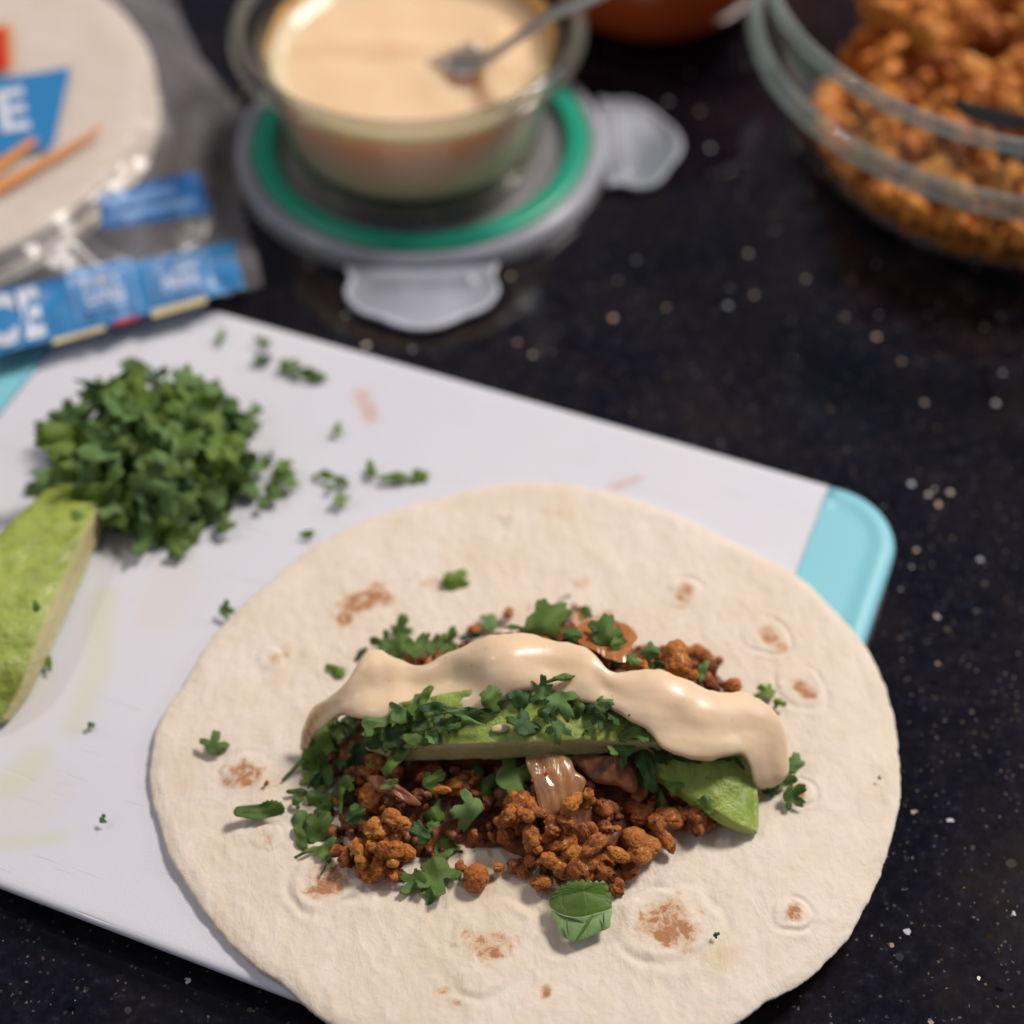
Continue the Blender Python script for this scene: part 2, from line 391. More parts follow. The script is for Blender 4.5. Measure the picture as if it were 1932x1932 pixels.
# ---------------------------------------------------------------- countertop
def grid(x0, x1, y0, y1, z, nx=2, ny=2):
    vs = [(x0+(x1-x0)*i/nx, y0+(y1-y0)*j/ny, z) for j in range(ny+1) for i in range(nx+1)]
    fs = [(j*(nx+1)+i, j*(nx+1)+i+1, (j+1)*(nx+1)+i+1, (j+1)*(nx+1)+i) for j in range(ny) for i in range(nx)]
    return vs, fs
vs, fs = grid(-1.2, 1.2, -.6, 1.5, 0)
tag(obj('countertop', mesh('countertop', vs, fs, [M['granite']])), 'polished black granite countertop with glittering flecks', 'countertop', kind='structure')

# ---------------------------------------------------------------- cutting board (local axes e1 along the long side)
BA = R_(-21.6); E1 = Vector((math.cos(BA), math.sin(BA), 0)); E2 = Vector((-math.sin(BA), math.cos(BA), 0))
BX0, BX1, BY0, BY1, BR = -.225, .0763, -.0773, .1343, .021
def rrect(x0, x1, y0, y1, r, n=10, inset=0):
    x0 += inset; x1 -= inset; y0 += inset; y1 -= inset; r = max(r-inset, .001); out = []
    for cx, cy, a0 in ((x1-r, y1-r, 0), (x0+r, y1-r, 90), (x0+r, y0+r, 180), (x1-r, y0+r, 270)):
        for i in range(n+1):
            a = R_(a0+90*i/n); out.append((cx+r*math.cos(a), cy+r*math.sin(a)))
    return out
def bd(x, y): return (x*E1.x+y*E1.y, x*E2.x+y*E2.y)     # world -> board
board = empty('cutting_board', (0, 0, 0), 'white plastic cutting board with aqua ends under the food', 'cutting board')
board.rotation_euler = (0, 0, BA)
def clipped_ring(x0, x1, prof, mat, name, step=.0022):
    """slab between x0 and x1 of the rounded rectangle; prof = list of (inset, z) from top centre outwards"""
    def half(x, ins):          # y range at x
        X0, X1, Y0, Y1 = BX0+ins, BX1-ins, BY0+ins, BY1-ins; r = BR-ins; e = 0
        for cx, s in ((X1-r, 1), (X0+r, -1)):
            d = (x-cx)*s
            if d > 0: e = r-math.sqrt(max(r*r-d*d, 0))
        return Y0+e, Y1-e
    n = max(2, int((x1-x0)/step)); ny = 96; vs = []; fs = []; rows = []
    for i in range(n+1):
        f = i/n; x = x0+(x1-x0)*f
        row = []
        for ins, z in reversed(prof[1:]):
            xx = min(max(x, BX0+ins+1e-5), BX1-ins-1e-5); a, b = half(xx, ins); row.append((xx, a, z))
        ins, z = prof[0]; xx = min(max(x, BX0+ins+1e-5), BX1-ins-1e-5); a, b = half(xx, ins)
        for k in range(ny+1): row.append((xx, a+(b-a)*k/ny, z))
        for ins, z in prof[1:]:
            xx = min(max(x, BX0+ins+1e-5), BX1-ins-1e-5); a, b = half(xx, ins); row.append((xx, b, z))
        rows.append(row)
    m = len(rows[0])
    for r in rows: vs += r
    for i in range(n):
        for k in range(m-1):
            a = i*m+k; fs.append((a, a+m, a+m+1, a+1))
    return mesh(name, vs, fs, [mat])
slab = clipped_ring(-.2002, .0512, [(.0022, .0100), (.0012, .0098), (.0004, .0093), (0, .0085), (.0006, .0077), (.0040, .0050), (.008, .0035)], M['board'], 'board_slab')
ca = slab.color_attributes.new('stain', 'FLOAT_COLOR', 'POINT')
def segd(p, a, b):
    ax, ay = a; bx, by = b; px, py = p; dx, dy = bx-ax, by-ay; L = dx*dx+dy*dy
    t = 0 if L == 0 else max(0, min(1, ((px-ax)*dx+(py-ay)*dy)/L)); return math.hypot(px-ax-dx*t, py-ay-dy*t)
def bpt(u, v): q = P(u, v, .01); return bd(q.x, q.y)
red_st = [(bpt(680, 742), bpt(702, 790), .0026), (bpt(1160, 918), bpt(1205, 903), .0018)]
grn_st = [(bpt(196, 1130), bpt(185, 1260), .005), (bpt(185, 1260), bpt(140, 1370), .005), (bpt(0, 1590), bpt(110, 1580), .003), (bpt(70, 1430), bpt(20, 1480), .006)]
tan_st = [(bpt(0, 1520), bpt(60, 1500), .012), (bpt(300, 1150), bpt(330, 1090), .01), (bpt(40, 1360), bpt(60, 1300), .01)]
for i, v in enumerate(slab.vertices):
    p = (v.co.x, v.co.y)
    def mk(L): return max([0]+[1-smooth(.25, 1.25, segd(p, a, b)/w_) for a, b, w_ in L])
    ca.data[i].color = (mk(red_st)*.8, mk(grn_st)*.7, mk(tan_st)*.6, 1)
obj('board_slab', slab, board)
gp = [(.0035, .0104), (.0018, .0101), (.0006, .0094), (0, .0080), (0, .0032), (.001, .0012), (.003, .0003)]
def grip_mesh(x0, x1):
    vs = []; fs = []; n = 0
    for ins, z in [(.0095, gp[0][1]-.0004), (.0060, gp[0][1]-.00035), (.0048, gp[0][1]+.0001)]+gp:
        L = [(min(max(x, x0), x1), y) for x, y in rrect(BX0, BX1, BY0, BY1, BR, 22, ins)]
        n = len(L); vs += [(x, y, z) for x, y in L]
    k = len(vs)//n
    for r in range(k-1):
        for i in range(n):
            a = r*n+i; b = r*n+(i+1) % n; fs.append((a, a+n, b+n, b))
    fs.append(tuple(range(n))); m = mesh('end_grip', vs, fs, [M['teal']]); m.polygons[len(fs)-1].use_smooth = False; m.validate(); return m
obj('end_grip', grip_mesh(.0513, BX1), board)
obj('end_grip', grip_mesh(BX0, -.2003), board)

# ---------------------------------------------------------------- tortilla
TZ = .0128
TOUT = [(1000, 908), (910, 917), (831, 936), (760, 955), (688, 979), (576, 1039), (473, 1130), (408, 1190), (357, 1272), (301, 1362), (284, 1430), (283, 1470), (298, 1545), (322, 1614), (367, 1688), (427, 1768), (496, 1830), (531, 1850), (570, 1889), (640, 1940), (750, 1985), (900, 2014), (1050, 2018), (1225, 2003), (1384, 1930), (1442, 1887), (1513, 1844), (1583, 1779), (1639, 1693), (1674, 1607), (1697, 1516), (1702, 1431), (1698, 1393), (1681, 1308), (1654, 1251), (1630, 1210), (1569, 1142), (1511, 1088), (1413, 1034), (1345, 1000), (1278, 970), (1150, 928), (1080, 912)]
tw = [P(u, v, TZ) for u, v in TOUT]
TC = P(990, 1463, TZ)
pol = sorted([(math.atan2(p.y-TC.y, p.x-TC.x), math.hypot(p.x-TC.x, p.y-TC.y)) for p in tw])
def trad(a):
    n = len(pol)
    for i in range(n):
        a0, r0 = pol[i]; a1, r1 = pol[(i+1) % n]
        if i == n-1: a1 += 2*math.pi
        for k in (0, 2*math.pi):
            if a0 <= a+k < a1:
                t = (a+k-a0)/(a1-a0)
                rm = pol[i-1][1]; rp = pol[(i+2) % n][1]
                return catmull(rm, r0, r1, rp, t)
    return pol[0][1]
# toasted spots: (u, v, half length, half width, angle, strength, ring radius)
SP = [(690, 1135, 62, 26, 28, .95, 0), (650, 1170, 22, 13, 70, .9, 0), (520, 1245, 14, 12, 0, .75, 0), (540, 1228, 10, 14, 0, .6, 0), (465, 1460, 38, 22, 10, 1.0, 56), (622, 1655, 34, 28, 30, .95, 66), (930, 1785, 38, 24, 10, .75, 92), (935, 1800, 18, 10, 0, 1.0, 0), (880, 1765, 8, 8, 0, .7, 0),
      (1262, 1742, 46, 40, 30, .9, 80), (1245, 1765, 14, 14, 40, 1.1, 0), (1500, 1722, 14, 14, 30, 1.1, 40), (1450, 1200, 15, 20, 30, .9, 46), (1475, 1222, 12, 10, 0, .8, 0), (1515, 1300, 26, 16, -55, .85, 52), (1530, 1310, 12, 12, 0, .8, 0), (1290, 1112, 14, 26, 0, .75, 40), (1285, 1135, 12, 14, 0, .6, 0), (1095, 1100, 20, 10, 20, .6, 0), (960, 978, 10, 8, 0, .7, 20),
      (815, 1096, 24, 9, 10, .6, 0), (838, 1868, 14, 8, 20, .75, 0), (862, 1893, 9, 7, 0, .75, 0), (1032, 1870, 8, 11, 0, .8, 0), (500, 1580, 10, 16, 30, .45, 30), (1505, 1495, 12, 18, 30, .8, 34), (770, 1095, 10, 8, 0, .5, 0), (1000, 1150, 10, 8, 0, .5, 0), (1135, 1850, 6, 6, 0, .45, 0), (510, 1240, 8, 8, 0, .6, 34), (1060, 968, 50, 10, 0, .25, 0)]
spots = []
PX = 1/7200.0
for u, v, a, b, ang, st, rr in SP:
    c = P(u, v, TZ); spots.append((c.x, c.y, a*PX*1.3, b*PX*1.45, R_(ang), st, rr*PX))
GS = [P(1362, 1805, TZ), P(700, 1600, TZ), P(1060, 968, TZ)]
def tfun(x, y):
    h = 0; toast = 0
    for cx, cy, a, b, an, st, rr in spots:
        dx, dy = x-cx, y-cy
        if abs(dx) > .03 or abs(dy) > .03: continue
        X = dx*math.cos(an)+dy*math.sin(an); Y = -dx*math.sin(an)+dy*math.cos(an)
        d = math.hypot(X/a, Y/b)*(1+.9*fbm(x, y, cx*7, 3, 190)); toast = max(toast, st*(1-smooth(.45, 1.25, d)))
        if rr:
            wob = fbm(x, y, cx*9, 2, 75)
            q = math.hypot(dx, dy*1.05)/rr+wob*.62
            am = max(0, min(1, .55+1.6*noise.noise((math.atan2(dy, dx)*.8, cx*50, 0)))); h += .0006*(1-smooth(.35, 1.05, q)) + am*(.00045*math.exp(-((q-.80)/.15)**2) + .00022*math.exp(-((q-1.25)/.15)**2) - .00028*math.exp(-((q-1.0)/.12)**2))
            h -= .00035*math.exp(-(d*.9)**2)
    # gentle undulation and wrinkles
    h += .0007*fbm(x, y, 3.3, 3, 26)
    rg = 1-abs(fbm(x, y*.6, 7.1, 3, 95)); h += .00028*(rg**4-.5)+.00035*fbm(x*1.3, y*.8, 11, 3, 70)
    h += .00016*fbm(x, y, 1.7, 3, 380)+.00022*fbm(x*1.0, y*.5, 21, 3, 170)
    return h, toast
def droop(x, y):
    X, Y = bd(x, y)
    d = math.hypot(max(X-BX1+.004, 0), max(BY0+.004-Y, 0)); return -.0015*smooth(0, .02, d)-.10*max(d-.008, 0)
def TH(x, y): return TZ+droop(x, y)
NA, NR = 840, 190
vs = []; cols = []
radii = []
for j in range(NA):
    a = 2*math.pi*j/NA-math.pi
    radii.append(trad(a)*(1+.0045*noise.noise((math.cos(a)*9, math.sin(a)*9, 0))+.004*noise.noise((math.cos(a)*26, math.sin(a)*26, 5))+.0022*noise.noise((math.cos(a)*90, math.sin(a)*90, 5))))
vs.append((TC.x, TC.y, TZ)); cols.append((0, 0, 0, 1))
for i in range(1, NR+1):
    f = (i/NR)**.8
    for j in range(NA):
        a = 2*math.pi*j/NA-math.pi; r = radii[j]*f
        x = TC.x+r*math.cos(a); y = TC.y+r*math.sin(a)
        h, t = tfun(x, y); e = (1-f)*radii[j]
        rim = -.0005*(1-smooth(0, .0035, e))-.0003*(1-smooth(0, .0009, e))+.0004*noise.noise((math.cos(a)*6, math.sin(a)*6, 9))*(1-smooth(0, .02, e))
        vs.append((x, y, TH(x, y)+h+rim))
        g = max(0, 1-smooth(.2, 1, math.hypot(x-GS[0].x, y-GS[0].y)/.006), .5*(1-smooth(.2, 1, math.hypot(x-GS[2].x, y-GS[2].y)/.009)), .6*(1-smooth(.1, 1, math.hypot((x-.0)/1.3, y+.02)/.05)))
        cols.append((t, g, 0, 1))
for k, (dr, dz) in enumerate(((.00015, -.0011), (.0001, -.0014), (-.0006, -.0017), (-.006, -.0019))):
    for j in range(NA):
        a = 2*math.pi*j/NA-math.pi; r = radii[j]+dr
        x = TC.x+r*math.cos(a); y = TC.y+r*math.sin(a)
        vs.append((x, y, TH(x, y)+dz-.0003)); cols.append((0, 0, 0, 1))
fs = [(0, 1+j, 1+(j+1) % NA) for j in range(NA)]
for i in range(NR+3):
    for j in range(NA):
        a = 1+i*NA+j; b = 1+i*NA+(j+1) % NA; fs.append((a, a+NA, b+NA, b))
tm = mesh('tortilla', vs, fs, [M['tort']])
ca = tm.color_attributes.new('toast', 'FLOAT_COLOR', 'POINT')
ca.data.foreach_set('color', [c for q in cols for c in q])
tag(obj('tortilla', tm), 'large open flour tortilla with toasted blisters lying across the cutting board', 'tortilla')

# ---------------------------------------------------------------- mound under the taco filling
MX, MY = .004, .008
FOOT = [(612, 1430), (606, 1520), (625, 1590), (655, 1640), (760, 1652), (840, 1615), (940, 1612), (1020, 1650), (1110, 1678), (1180, 1645), (1235, 1580), (1310, 1535), (1390, 1490), (1440, 1440), (1440, 1370), (1400, 1318), (1330, 1268), (1200, 1226), (1040, 1196), (900, 1225), (760, 1260), (660, 1330)]
FW = [P(u, v, TZ) for u, v in FOOT]; FW = [(p.x, p.y) for p in FW]
MHC = {}
def mound(x, y):
    k = (round(x*4000), round(y*4000))
    if k in MHC: return MHC[k]
    x_, y_ = k[0]/4000, k[1]/4000; ins = False; d = 9; n = len(FW)
    for i in range(n):
        (ax, ay), (bx, by) = FW[i], FW[(i+1) % n]
        if (ay > y_) != (by > y_) and x_ < (bx-ax)*(y_-ay)/(by-ay)+ax: ins = not ins
        d = min(d, segd((x_, y_), (ax, ay), (bx, by)))
    q = min(d/.024, 1); h = TZ
    if ins:
        top = .0135+.0085*smooth(-.002, .016, y_)
        lim = top if x_ < .040 else top-(x_-.040)*.4
        lim = min(lim, top-max(0, -.030-x_)*.30)
        h = TZ+lim*(1-(1-q)**2.2)**.75
    MHC[k] = h; return h

# crumble pieces -------------------------------------------------------------
def ico(sub):
    import bmesh
    bm = bmesh.new(); bmesh.ops.create_icosphere(bm, subdivisions=sub, radius=1)
    v = [x.co.copy() for x in bm.verts]; f = [tuple(q.index for q in x.verts) for x in bm.faces]; bm.free(); return v, f
ICO4 = ico(4); ICO3 = ico(3)
def crumb_mesh(seed, lobes, el=1.0, rough=.16, base=ICO4, mat=None):
    r = random.Random(seed); L = []
    for i in range(lobes):
        d = Vector((r.uniform(-1, 1), r.uniform(-1, 1), r.uniform(-.7, .7)))
        d = d.normalized()*r.uniform(.25, .62) if lobes > 1 else Vector()
        L.append((d, r.uniform(.35, .62) if lobes > 1 else .9))
    vs = []
    for n in base[0]:
        best = .28
        for c, rad in L:
            b = n.dot(c); q = b*b-c.length_squared+rad*rad
            if q > 0: best = max(best, b+math.sqrt(q))
        s = best*(1+1.3*rough*fbm(n.x, n.y, n.z+seed, 4, 2.4)+1.1*rough*abs(fbm(n.x, n.y, n.z-seed, 3, 5)))
        cr = abs(noise.noise(n*2.4+Vector((seed, 0, 0)))); s *= 1-.30*(1-smooth(0, .09, cr))
        p = n*s; vs.append((p.x*el, p.y, p.z))
    mx = max(max(abs(c) for c in v) for v in vs)
    return mesh('crumble_piece', [(a/mx, b/mx, c/mx) for a, b, c in vs], base[1], [mat or M['crumb']])
CR = [crumb_mesh(1, 1, 1, .12), crumb_mesh(2, 3), crumb_mesh(3, 4, 1.2), crumb_mesh(4, 5), crumb_mesh(5, 6, 1.3), crumb_mesh(6, 2, 1.6), crumb_mesh(7, 3, 2.0, .2), crumb_mesh(8, 7), crumb_mesh(9, 5, 1.1, .26), crumb_mesh(10, 4, 1, .3), crumb_mesh(13, 2, 1.0, .2), crumb_mesh(17, 6, 1.5, .28)]
G_CR = 'brown fried crumble pieces in the taco filling'
def put_crumb(p, size, var, label, group=G_CR, rot=None, hot=False, flat=.85):
    o = obj('crumble_piece', CR[var % len(CR)])
    o.location = p
    o.rotation_euler = rot or (rnd.uniform(-.7, .7), rnd.uniform(-.7, .7), rnd.uniform(0, 6.28))
    s = size/2; o.scale = (s*rnd.uniform(.95, 1.1), s*rnd.uniform(.9, 1.05), s*flat)
    if hot: o.material_slots[0].link = 'OBJECT'; o.material_slots[0].material = M['crumbhot']
    if label == FRONT or label.startswith('brown crumble buried') or label in (BACK, LEFTH):
        near = 'tiny' if size < .0052 else 'small' if size < .0068 else 'middling' if size < .0085 else 'large'
        x_ = p[0]; y_ = p[1]
        ln = 'far left' if x_ < -.038 else 'left' if x_ < -.012 else 'middle' if x_ < .014 else 'right' if x_ < .036 else 'far right'
        dp = 'front edge' if y_ < -.022 else 'front slope' if y_ < -.008 else 'centre' if y_ < .01 else 'back slope'
        hue = 'golden' if hot else 'brown'
        label = '%s %s crumble at the %s %s of the taco filling' % (near, hue, ln, dp)
    return tag(o, label, 'food crumb', group)
FRONT = 'brown crumble in the heap spilling out below the avocado'
LEFTH = 'golden orange crumble in the clump at the lower left of the filling'
BACK = 'brown crumble behind the sauce on the far side of the filling'
EX = [ # frame, x, y, size(crop px), variant, hot, label
 (Aq, 910, 1400, 165, 2, 1, 'golden crumble lump topmost in the lower left clump, under the long leaf'), (Aq, 800, 1450, 135, 9, 1, LEFTH), (Aq, 620, 1570, 145, 10, 0, 'reddish crumble at the left end of the lower left clump'), (Aq, 720, 1610, 170, 3, 1, LEFTH),
 (Aq, 860, 1530, 170, 3, 1, LEFTH), (Aq, 800, 1560, 150, 2, 1, LEFTH), (Aq, 830, 1650, 190, 1, 1, LEFTH), (Aq, 920, 1610, 130, 10, 1, LEFTH), (Aq, 700, 1680, 90, 2, 1, LEFTH), (Aq, 990, 1600, 190, 5, 1, 'yellow elongated crumble at the right of the lower left clump'), (Aq, 880, 1710, 120, 4, 1, LEFTH), (Aq, 760, 1690, 130, 1, 1, LEFTH),
 (Aq, 1190, 1220, 130, 6, 1, 'oval crumble lying alone in the shade under the avocado'), (Aq, 1268, 1672, 85, 4, 0, 'small flat crumble just left of the round ball'), (Aq, 1362, 1725, 150, 0, 1, 'smooth round orange ball of crumble alone at the front'),
 (Aq, 1345, 1460, 60, 10, 1, FRONT), (Aq, 1440, 1480, 110, 6, 0, FRONT), (Aq, 1510, 1410, 90, 1, 1, FRONT), (Aq, 1530, 1480, 110, 9, 0, FRONT), (Aq, 1500, 1665, 115, 5, 0, 'crumble with a charred dark spot beside the round ball'), (Aq, 1615, 1655, 130, 8, 0, FRONT),
 (Aq, 1590, 1330, 200, 2, 1, 'large pale golden crumble left of the clear kimchi piece'), (Aq, 1690, 1540, 140, 3, 0, FRONT), (Aq, 162, 1190, 48, 10, 1, 'tiny orange crumb beside a toasted spot at the left of the tortilla'),
 (Aq, 1555, 212, 110, 2, 1, 'single crumble lying apart behind the sauce'), (Aq, 1355, 315, 100, 9, 0, 'small crumble peeking over the back of the sauce'), (Aq, 1775, 245, 130, 4, 0, BACK), (Aq, 1830, 205, 105, 2, 1, BACK),
 (Bq, 60, 1300, 200, 8, 1, FRONT), (Bq, 130, 1350, 170, 3, 0, FRONT), (Bq, 370, 1300, 165, 2, 1, 'round golden crumble under the tip of the clear kimchi'), (Bq, 480, 1285, 125, 10, 1, 'smooth golden crumble right of the clear kimchi'), (Bq, 565, 1360, 125, 5, 0, FRONT),
 (Bq, 250, 1430, 120, 9, 0, FRONT), (Bq, 330, 1410, 110, 4, 0, FRONT), (Bq, 130, 1510, 140, 3, 0, FRONT), (Bq, 225, 1500, 110, 11, 0, FRONT), (Bq, 450, 1440, 110, 4, 0, FRONT), (Bq, 560, 1440, 100, 9, 0, FRONT), (Bq, 620, 1450, 110, 6, 0, FRONT),
 (Bq, 470, 1545, 150, 3, 0, FRONT), (Bq, 325, 1530, 110, 5, 0, FRONT), (Bq, 740, 1545, 225, 7, 0, 'largest knobbly red-brown crumble at the right of the heap'), (Bq, 880, 1370, 210, 8, 0, 'knobbly brown crumble in front of the right avocado slice'), (Bq, 990, 1370, 140, 9, 0, FRONT),
 (Bq, 930, 1520, 190, 6, 1, 'long orange crumble at the far right foot of the heap'), (Bq, 275, 1650, 205, 2, 1, 'big orange crumble above the large flat cilantro leaf'), (Bq, 225, 1760, 175, 5, 1, 'orange crumble at the lower left tip of the heap'), (Bq, 440, 1690, 185, 3, 1, 'orange speckled crumble touching the large flat leaf'),
 (Bq, 395, 1590, 125, 4, 1, FRONT), (Bq, 600, 1600, 200, 6, 1, 'upright oblong orange crumble in the heap front'), (Bq, 685, 1690, 120, 4, 1, FRONT), (Bq, 620, 1775, 95, 9, 0, 'small red crumble right of the large flat leaf'), (Bq, 160, 1620, 110, 3, 0, FRONT), (Bq, 70, 1655, 135, 8, 0, FRONT),
 (Bq, 1050, 1420, 165, 3, 0, FRONT), (Bq, 1130, 1395, 120, 9, 0, FRONT), (Bq, 520, 1660, 110, 11, 0, FRONT),
 (Bq, 270, 195, 110, 4, 1, BACK), (Bq, 205, 245, 120, 2, 0, BACK), (Bq, 380, 205, 100, 5, 1, BACK), (Bq, 960, 480, 240, 7, 1, 'largest crumble lump behind the sauce on the right'), (Bq, 1060, 430, 140, 2, 1, BACK), (Bq, 1140, 455, 150, 8, 0, 'dark red crumble right of the large lump behind the sauce'),
 (Bq, 1203, 482, 55, 0, 0, BACK), (Bq, 1150, 530, 120, 9, 0, BACK), (Bq, 1125, 600, 100, 4, 0, BACK), (Bq, 1030, 575, 100, 3, 1, BACK), (Bq, 1180, 635, 85, 2, 0, BACK), (Bq, 1280, 632, 110, 0, 1, 'round golden crumble rightmost behind the sauce'), (Bq, 720, 500, 95, 9, 1, BACK), (Bq, 780, 522, 85, 2, 1, BACK), (Bq, 870, 470, 95, 4, 1, BACK), (Bq, 640, 430, 90, 3, 0, BACK)]
LOWQ = []
for fr, x, y, s, var, hot, lab in EX:
    u, v = fr(x, y); size = s*.3307*1.16/7250
    p = hitf(u, v, lambda a, b: mound(a, b)*1.0, size*.32)
    put_crumb(p, size, var, lab, hot=bool(hot)); LOWQ.append((p.x, p.y))
n = 0
while n < 70:
    X = rnd.uniform(-1, 1); Y = rnd.uniform(-1, 1)
    if X*X+Y*Y > .93: continue
    x = MX+X*.066; y = MY+Y*.045
    if mound(x, y) < TZ+.004: continue
    sz = rnd.uniform(.006, .0115); z = mound(x, y)-sz*.42
    if n % 3 == 0: z = TZ+(z-TZ)*rnd.uniform(.2, .75)
    z = max(z, TZ+sz*.3)
    put_crumb((x, y, z), sz, rnd.randrange(12), 'brown crumble buried in the middle of the taco filling', hot=rnd.random() < .35); n += 1
# fine crumble underlayer, coloured dark to stand for shade in the gaps
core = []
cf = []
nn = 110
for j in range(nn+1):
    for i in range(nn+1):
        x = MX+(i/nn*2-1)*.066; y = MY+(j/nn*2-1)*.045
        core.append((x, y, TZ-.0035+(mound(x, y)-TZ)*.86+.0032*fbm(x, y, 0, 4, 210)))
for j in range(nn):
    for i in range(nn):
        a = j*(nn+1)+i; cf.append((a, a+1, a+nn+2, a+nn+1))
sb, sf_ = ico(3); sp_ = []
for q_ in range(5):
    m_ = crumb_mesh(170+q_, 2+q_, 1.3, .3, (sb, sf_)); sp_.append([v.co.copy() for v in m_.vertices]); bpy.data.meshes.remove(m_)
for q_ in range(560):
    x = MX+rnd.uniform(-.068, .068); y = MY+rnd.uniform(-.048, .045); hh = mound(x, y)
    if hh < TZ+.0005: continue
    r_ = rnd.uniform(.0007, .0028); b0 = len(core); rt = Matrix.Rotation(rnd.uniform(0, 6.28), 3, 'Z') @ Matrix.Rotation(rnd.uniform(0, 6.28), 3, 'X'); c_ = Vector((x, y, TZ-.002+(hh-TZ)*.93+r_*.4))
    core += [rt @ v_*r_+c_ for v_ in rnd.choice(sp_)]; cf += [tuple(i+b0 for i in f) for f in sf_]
tag(obj('fine_filling', mesh('fine_filling', core, cf, [M['crumbfine']])), 'fine crumbs in the core of the taco filling, coloured dark as shade in the gaps', 'filling', kind='stuff')

# ---------------------------------------------------------------- avocado
def wedge(name, stations, label, cutk, seed=0, nv=7, bumpy=.0009):
    """stations: lists of K (u,v,z) corner points; cutk: side indices that show the pale inner flesh"""
    st = [[P(*q) for q in s] for s in stations]; K = len(st[0])
    # tighten corners: add points near each corner
    def dens(s):
        out = []
        for k in range(K):
            a, b = s[k], s[(k+1) % K]; out += [a.lerp(b, .10), a.lerp(b, .5), a.lerp(b, .90)]
        return out
    st = [dens(s) for s in st]
    def shrink(s, f):
        c = sum(s, Vector())/len(s); return [c.lerp(p, f) for p in s]
    def end(s, t, e):
        c0 = sum(s, Vector())/len(s); c1 = sum(t, Vector())/len(t); d = (c0-c1).normalized()*e
        return [[p+d*.6 for p in shrink(s, .88)], [p+d for p in shrink(s, .5)]]
    a = end(st[0], st[1], .0022); b = end(st[-1], st[-2], .0022)
    st = [a[1], a[0]]+st+[b[0], b[1]]
    def disp(vs, n):
        return [v+Vector((0, 0, 1))*(bumpy*fbm(v.x, v.y, v.z+seed, 4, 110)+.6*bumpy*fbm(v.x, v.y, v.z+seed, 3, 420))+Vector((0, 1, 0))*bumpy*.5*fbm(v.x, v.y, v.z+seed+4, 3, 150) for v in vs]
    m = loft(st, 14, nv, name, [M['avo']], disp)
    ncol = K*3*nv; ca = m.color_attributes.new('cut', 'FLOAT_COLOR', 'POINT')
    for i in range(len(m.vertices)):
        side = (i % ncol)/(3*nv)-.02; k = int(side) % K; f = side-int(side)
        val = 0
        if k in cutk: val = smooth(.0, .10, f)*(1-smooth(.66, .92, f))
        ca.data[i].color = (val, 0, 0, 1)
    return tag(obj(name, m), label, 'avocado')
# long slice: front-bottom, front-top, back-top, back-bottom
wedge('avocado_slice', [
 [(700, 1420, .026), (700, 1388, .031), (715, 1330, .036), (705, 1350, .028)],
 [(760, 1436, .025), (765, 1404, .032), (785, 1318, .038), (770, 1340, .028)],
 [(860, 1437, .026), (860, 1404, .0345), (870, 1300, .040), (865, 1330, .029)],
 [(990, 1434, .027), (990, 1399, .0355), (990, 1290, .041), (990, 1320, .030)],
 [(1110, 1427, .027), (1110, 1396, .0345), (1110, 1290, .040), (1110, 1320, .029)],
 [(1190, 1424, .0265), (1190, 1396, .0335), (1190, 1300, .038), (1190, 1330, .028)],
 [(1240, 1424, .026), (1240, 1400, .0315), (1240, 1320, .036), (1240, 1350, .027)]],
 'long green avocado slice lying under the sauce with its pale cut side facing forward', (0,), 1)
wedge('avocado_slice', [
 [(1215, 1462, .0225), (1215, 1448, .026), (1225, 1370, .030), (1220, 1390, .022)],
 [(1260, 1490, .0205), (1262, 1474, .0245), (1280, 1380, .029), (1270, 1400, .020)],
 [(1310, 1525, .0180), (1315, 1508, .0225), (1340, 1385, .028), (1330, 1410, .019)],
 [(1360, 1557, .0158), (1368, 1542, .0205), (1392, 1395, .0265), (1380, 1420, .017)],
 [(1404, 1573, .0140), (1408, 1562, .0178), (1414, 1430, .0225), (1408, 1445, .015)],
 [(1422, 1572, .0138), (1423, 1566, .0158), (1422, 1470, .0195), (1420, 1478, .0145)]],
 'smooth green avocado slice end sticking out at the right from under the sauce', (), 5, bumpy=.0006)
# big wedge on the board at the left: [front/right-bottom, right-top, left-top, left-bottom]
wedge('avocado_wedge', [
 [(205, 955, .0105), (200, 918, .0205), (92, 918, .0225), (80, 950, .0105)],
 [(196, 1000, .0105), (180, 965, .0225), (30, 975, .028), (10, 1010, .0105)],
 [(150, 1110, .0105), (128, 1075, .024), (-60, 1070, .031), (-80, 1120, .0105)],
 [(105, 1215, .0105), (82, 1185, .0235), (-120, 1180, .031), (-140, 1230, .0105)],
 [(62, 1300, .0105), (48, 1278, .020), (-130, 1290, .027), (-150, 1330, .0105)],
 [(22, 1358, .0105), (14, 1346, .0150), (-120, 1350, .020), (-130, 1380, .0105)]],
 'big peeled avocado wedge at the left edge of the cutting board', (0,), 9, bumpy=.0016)
bpy.data.objects['avocado_wedge'].data.materials[0] = mat_wedge()

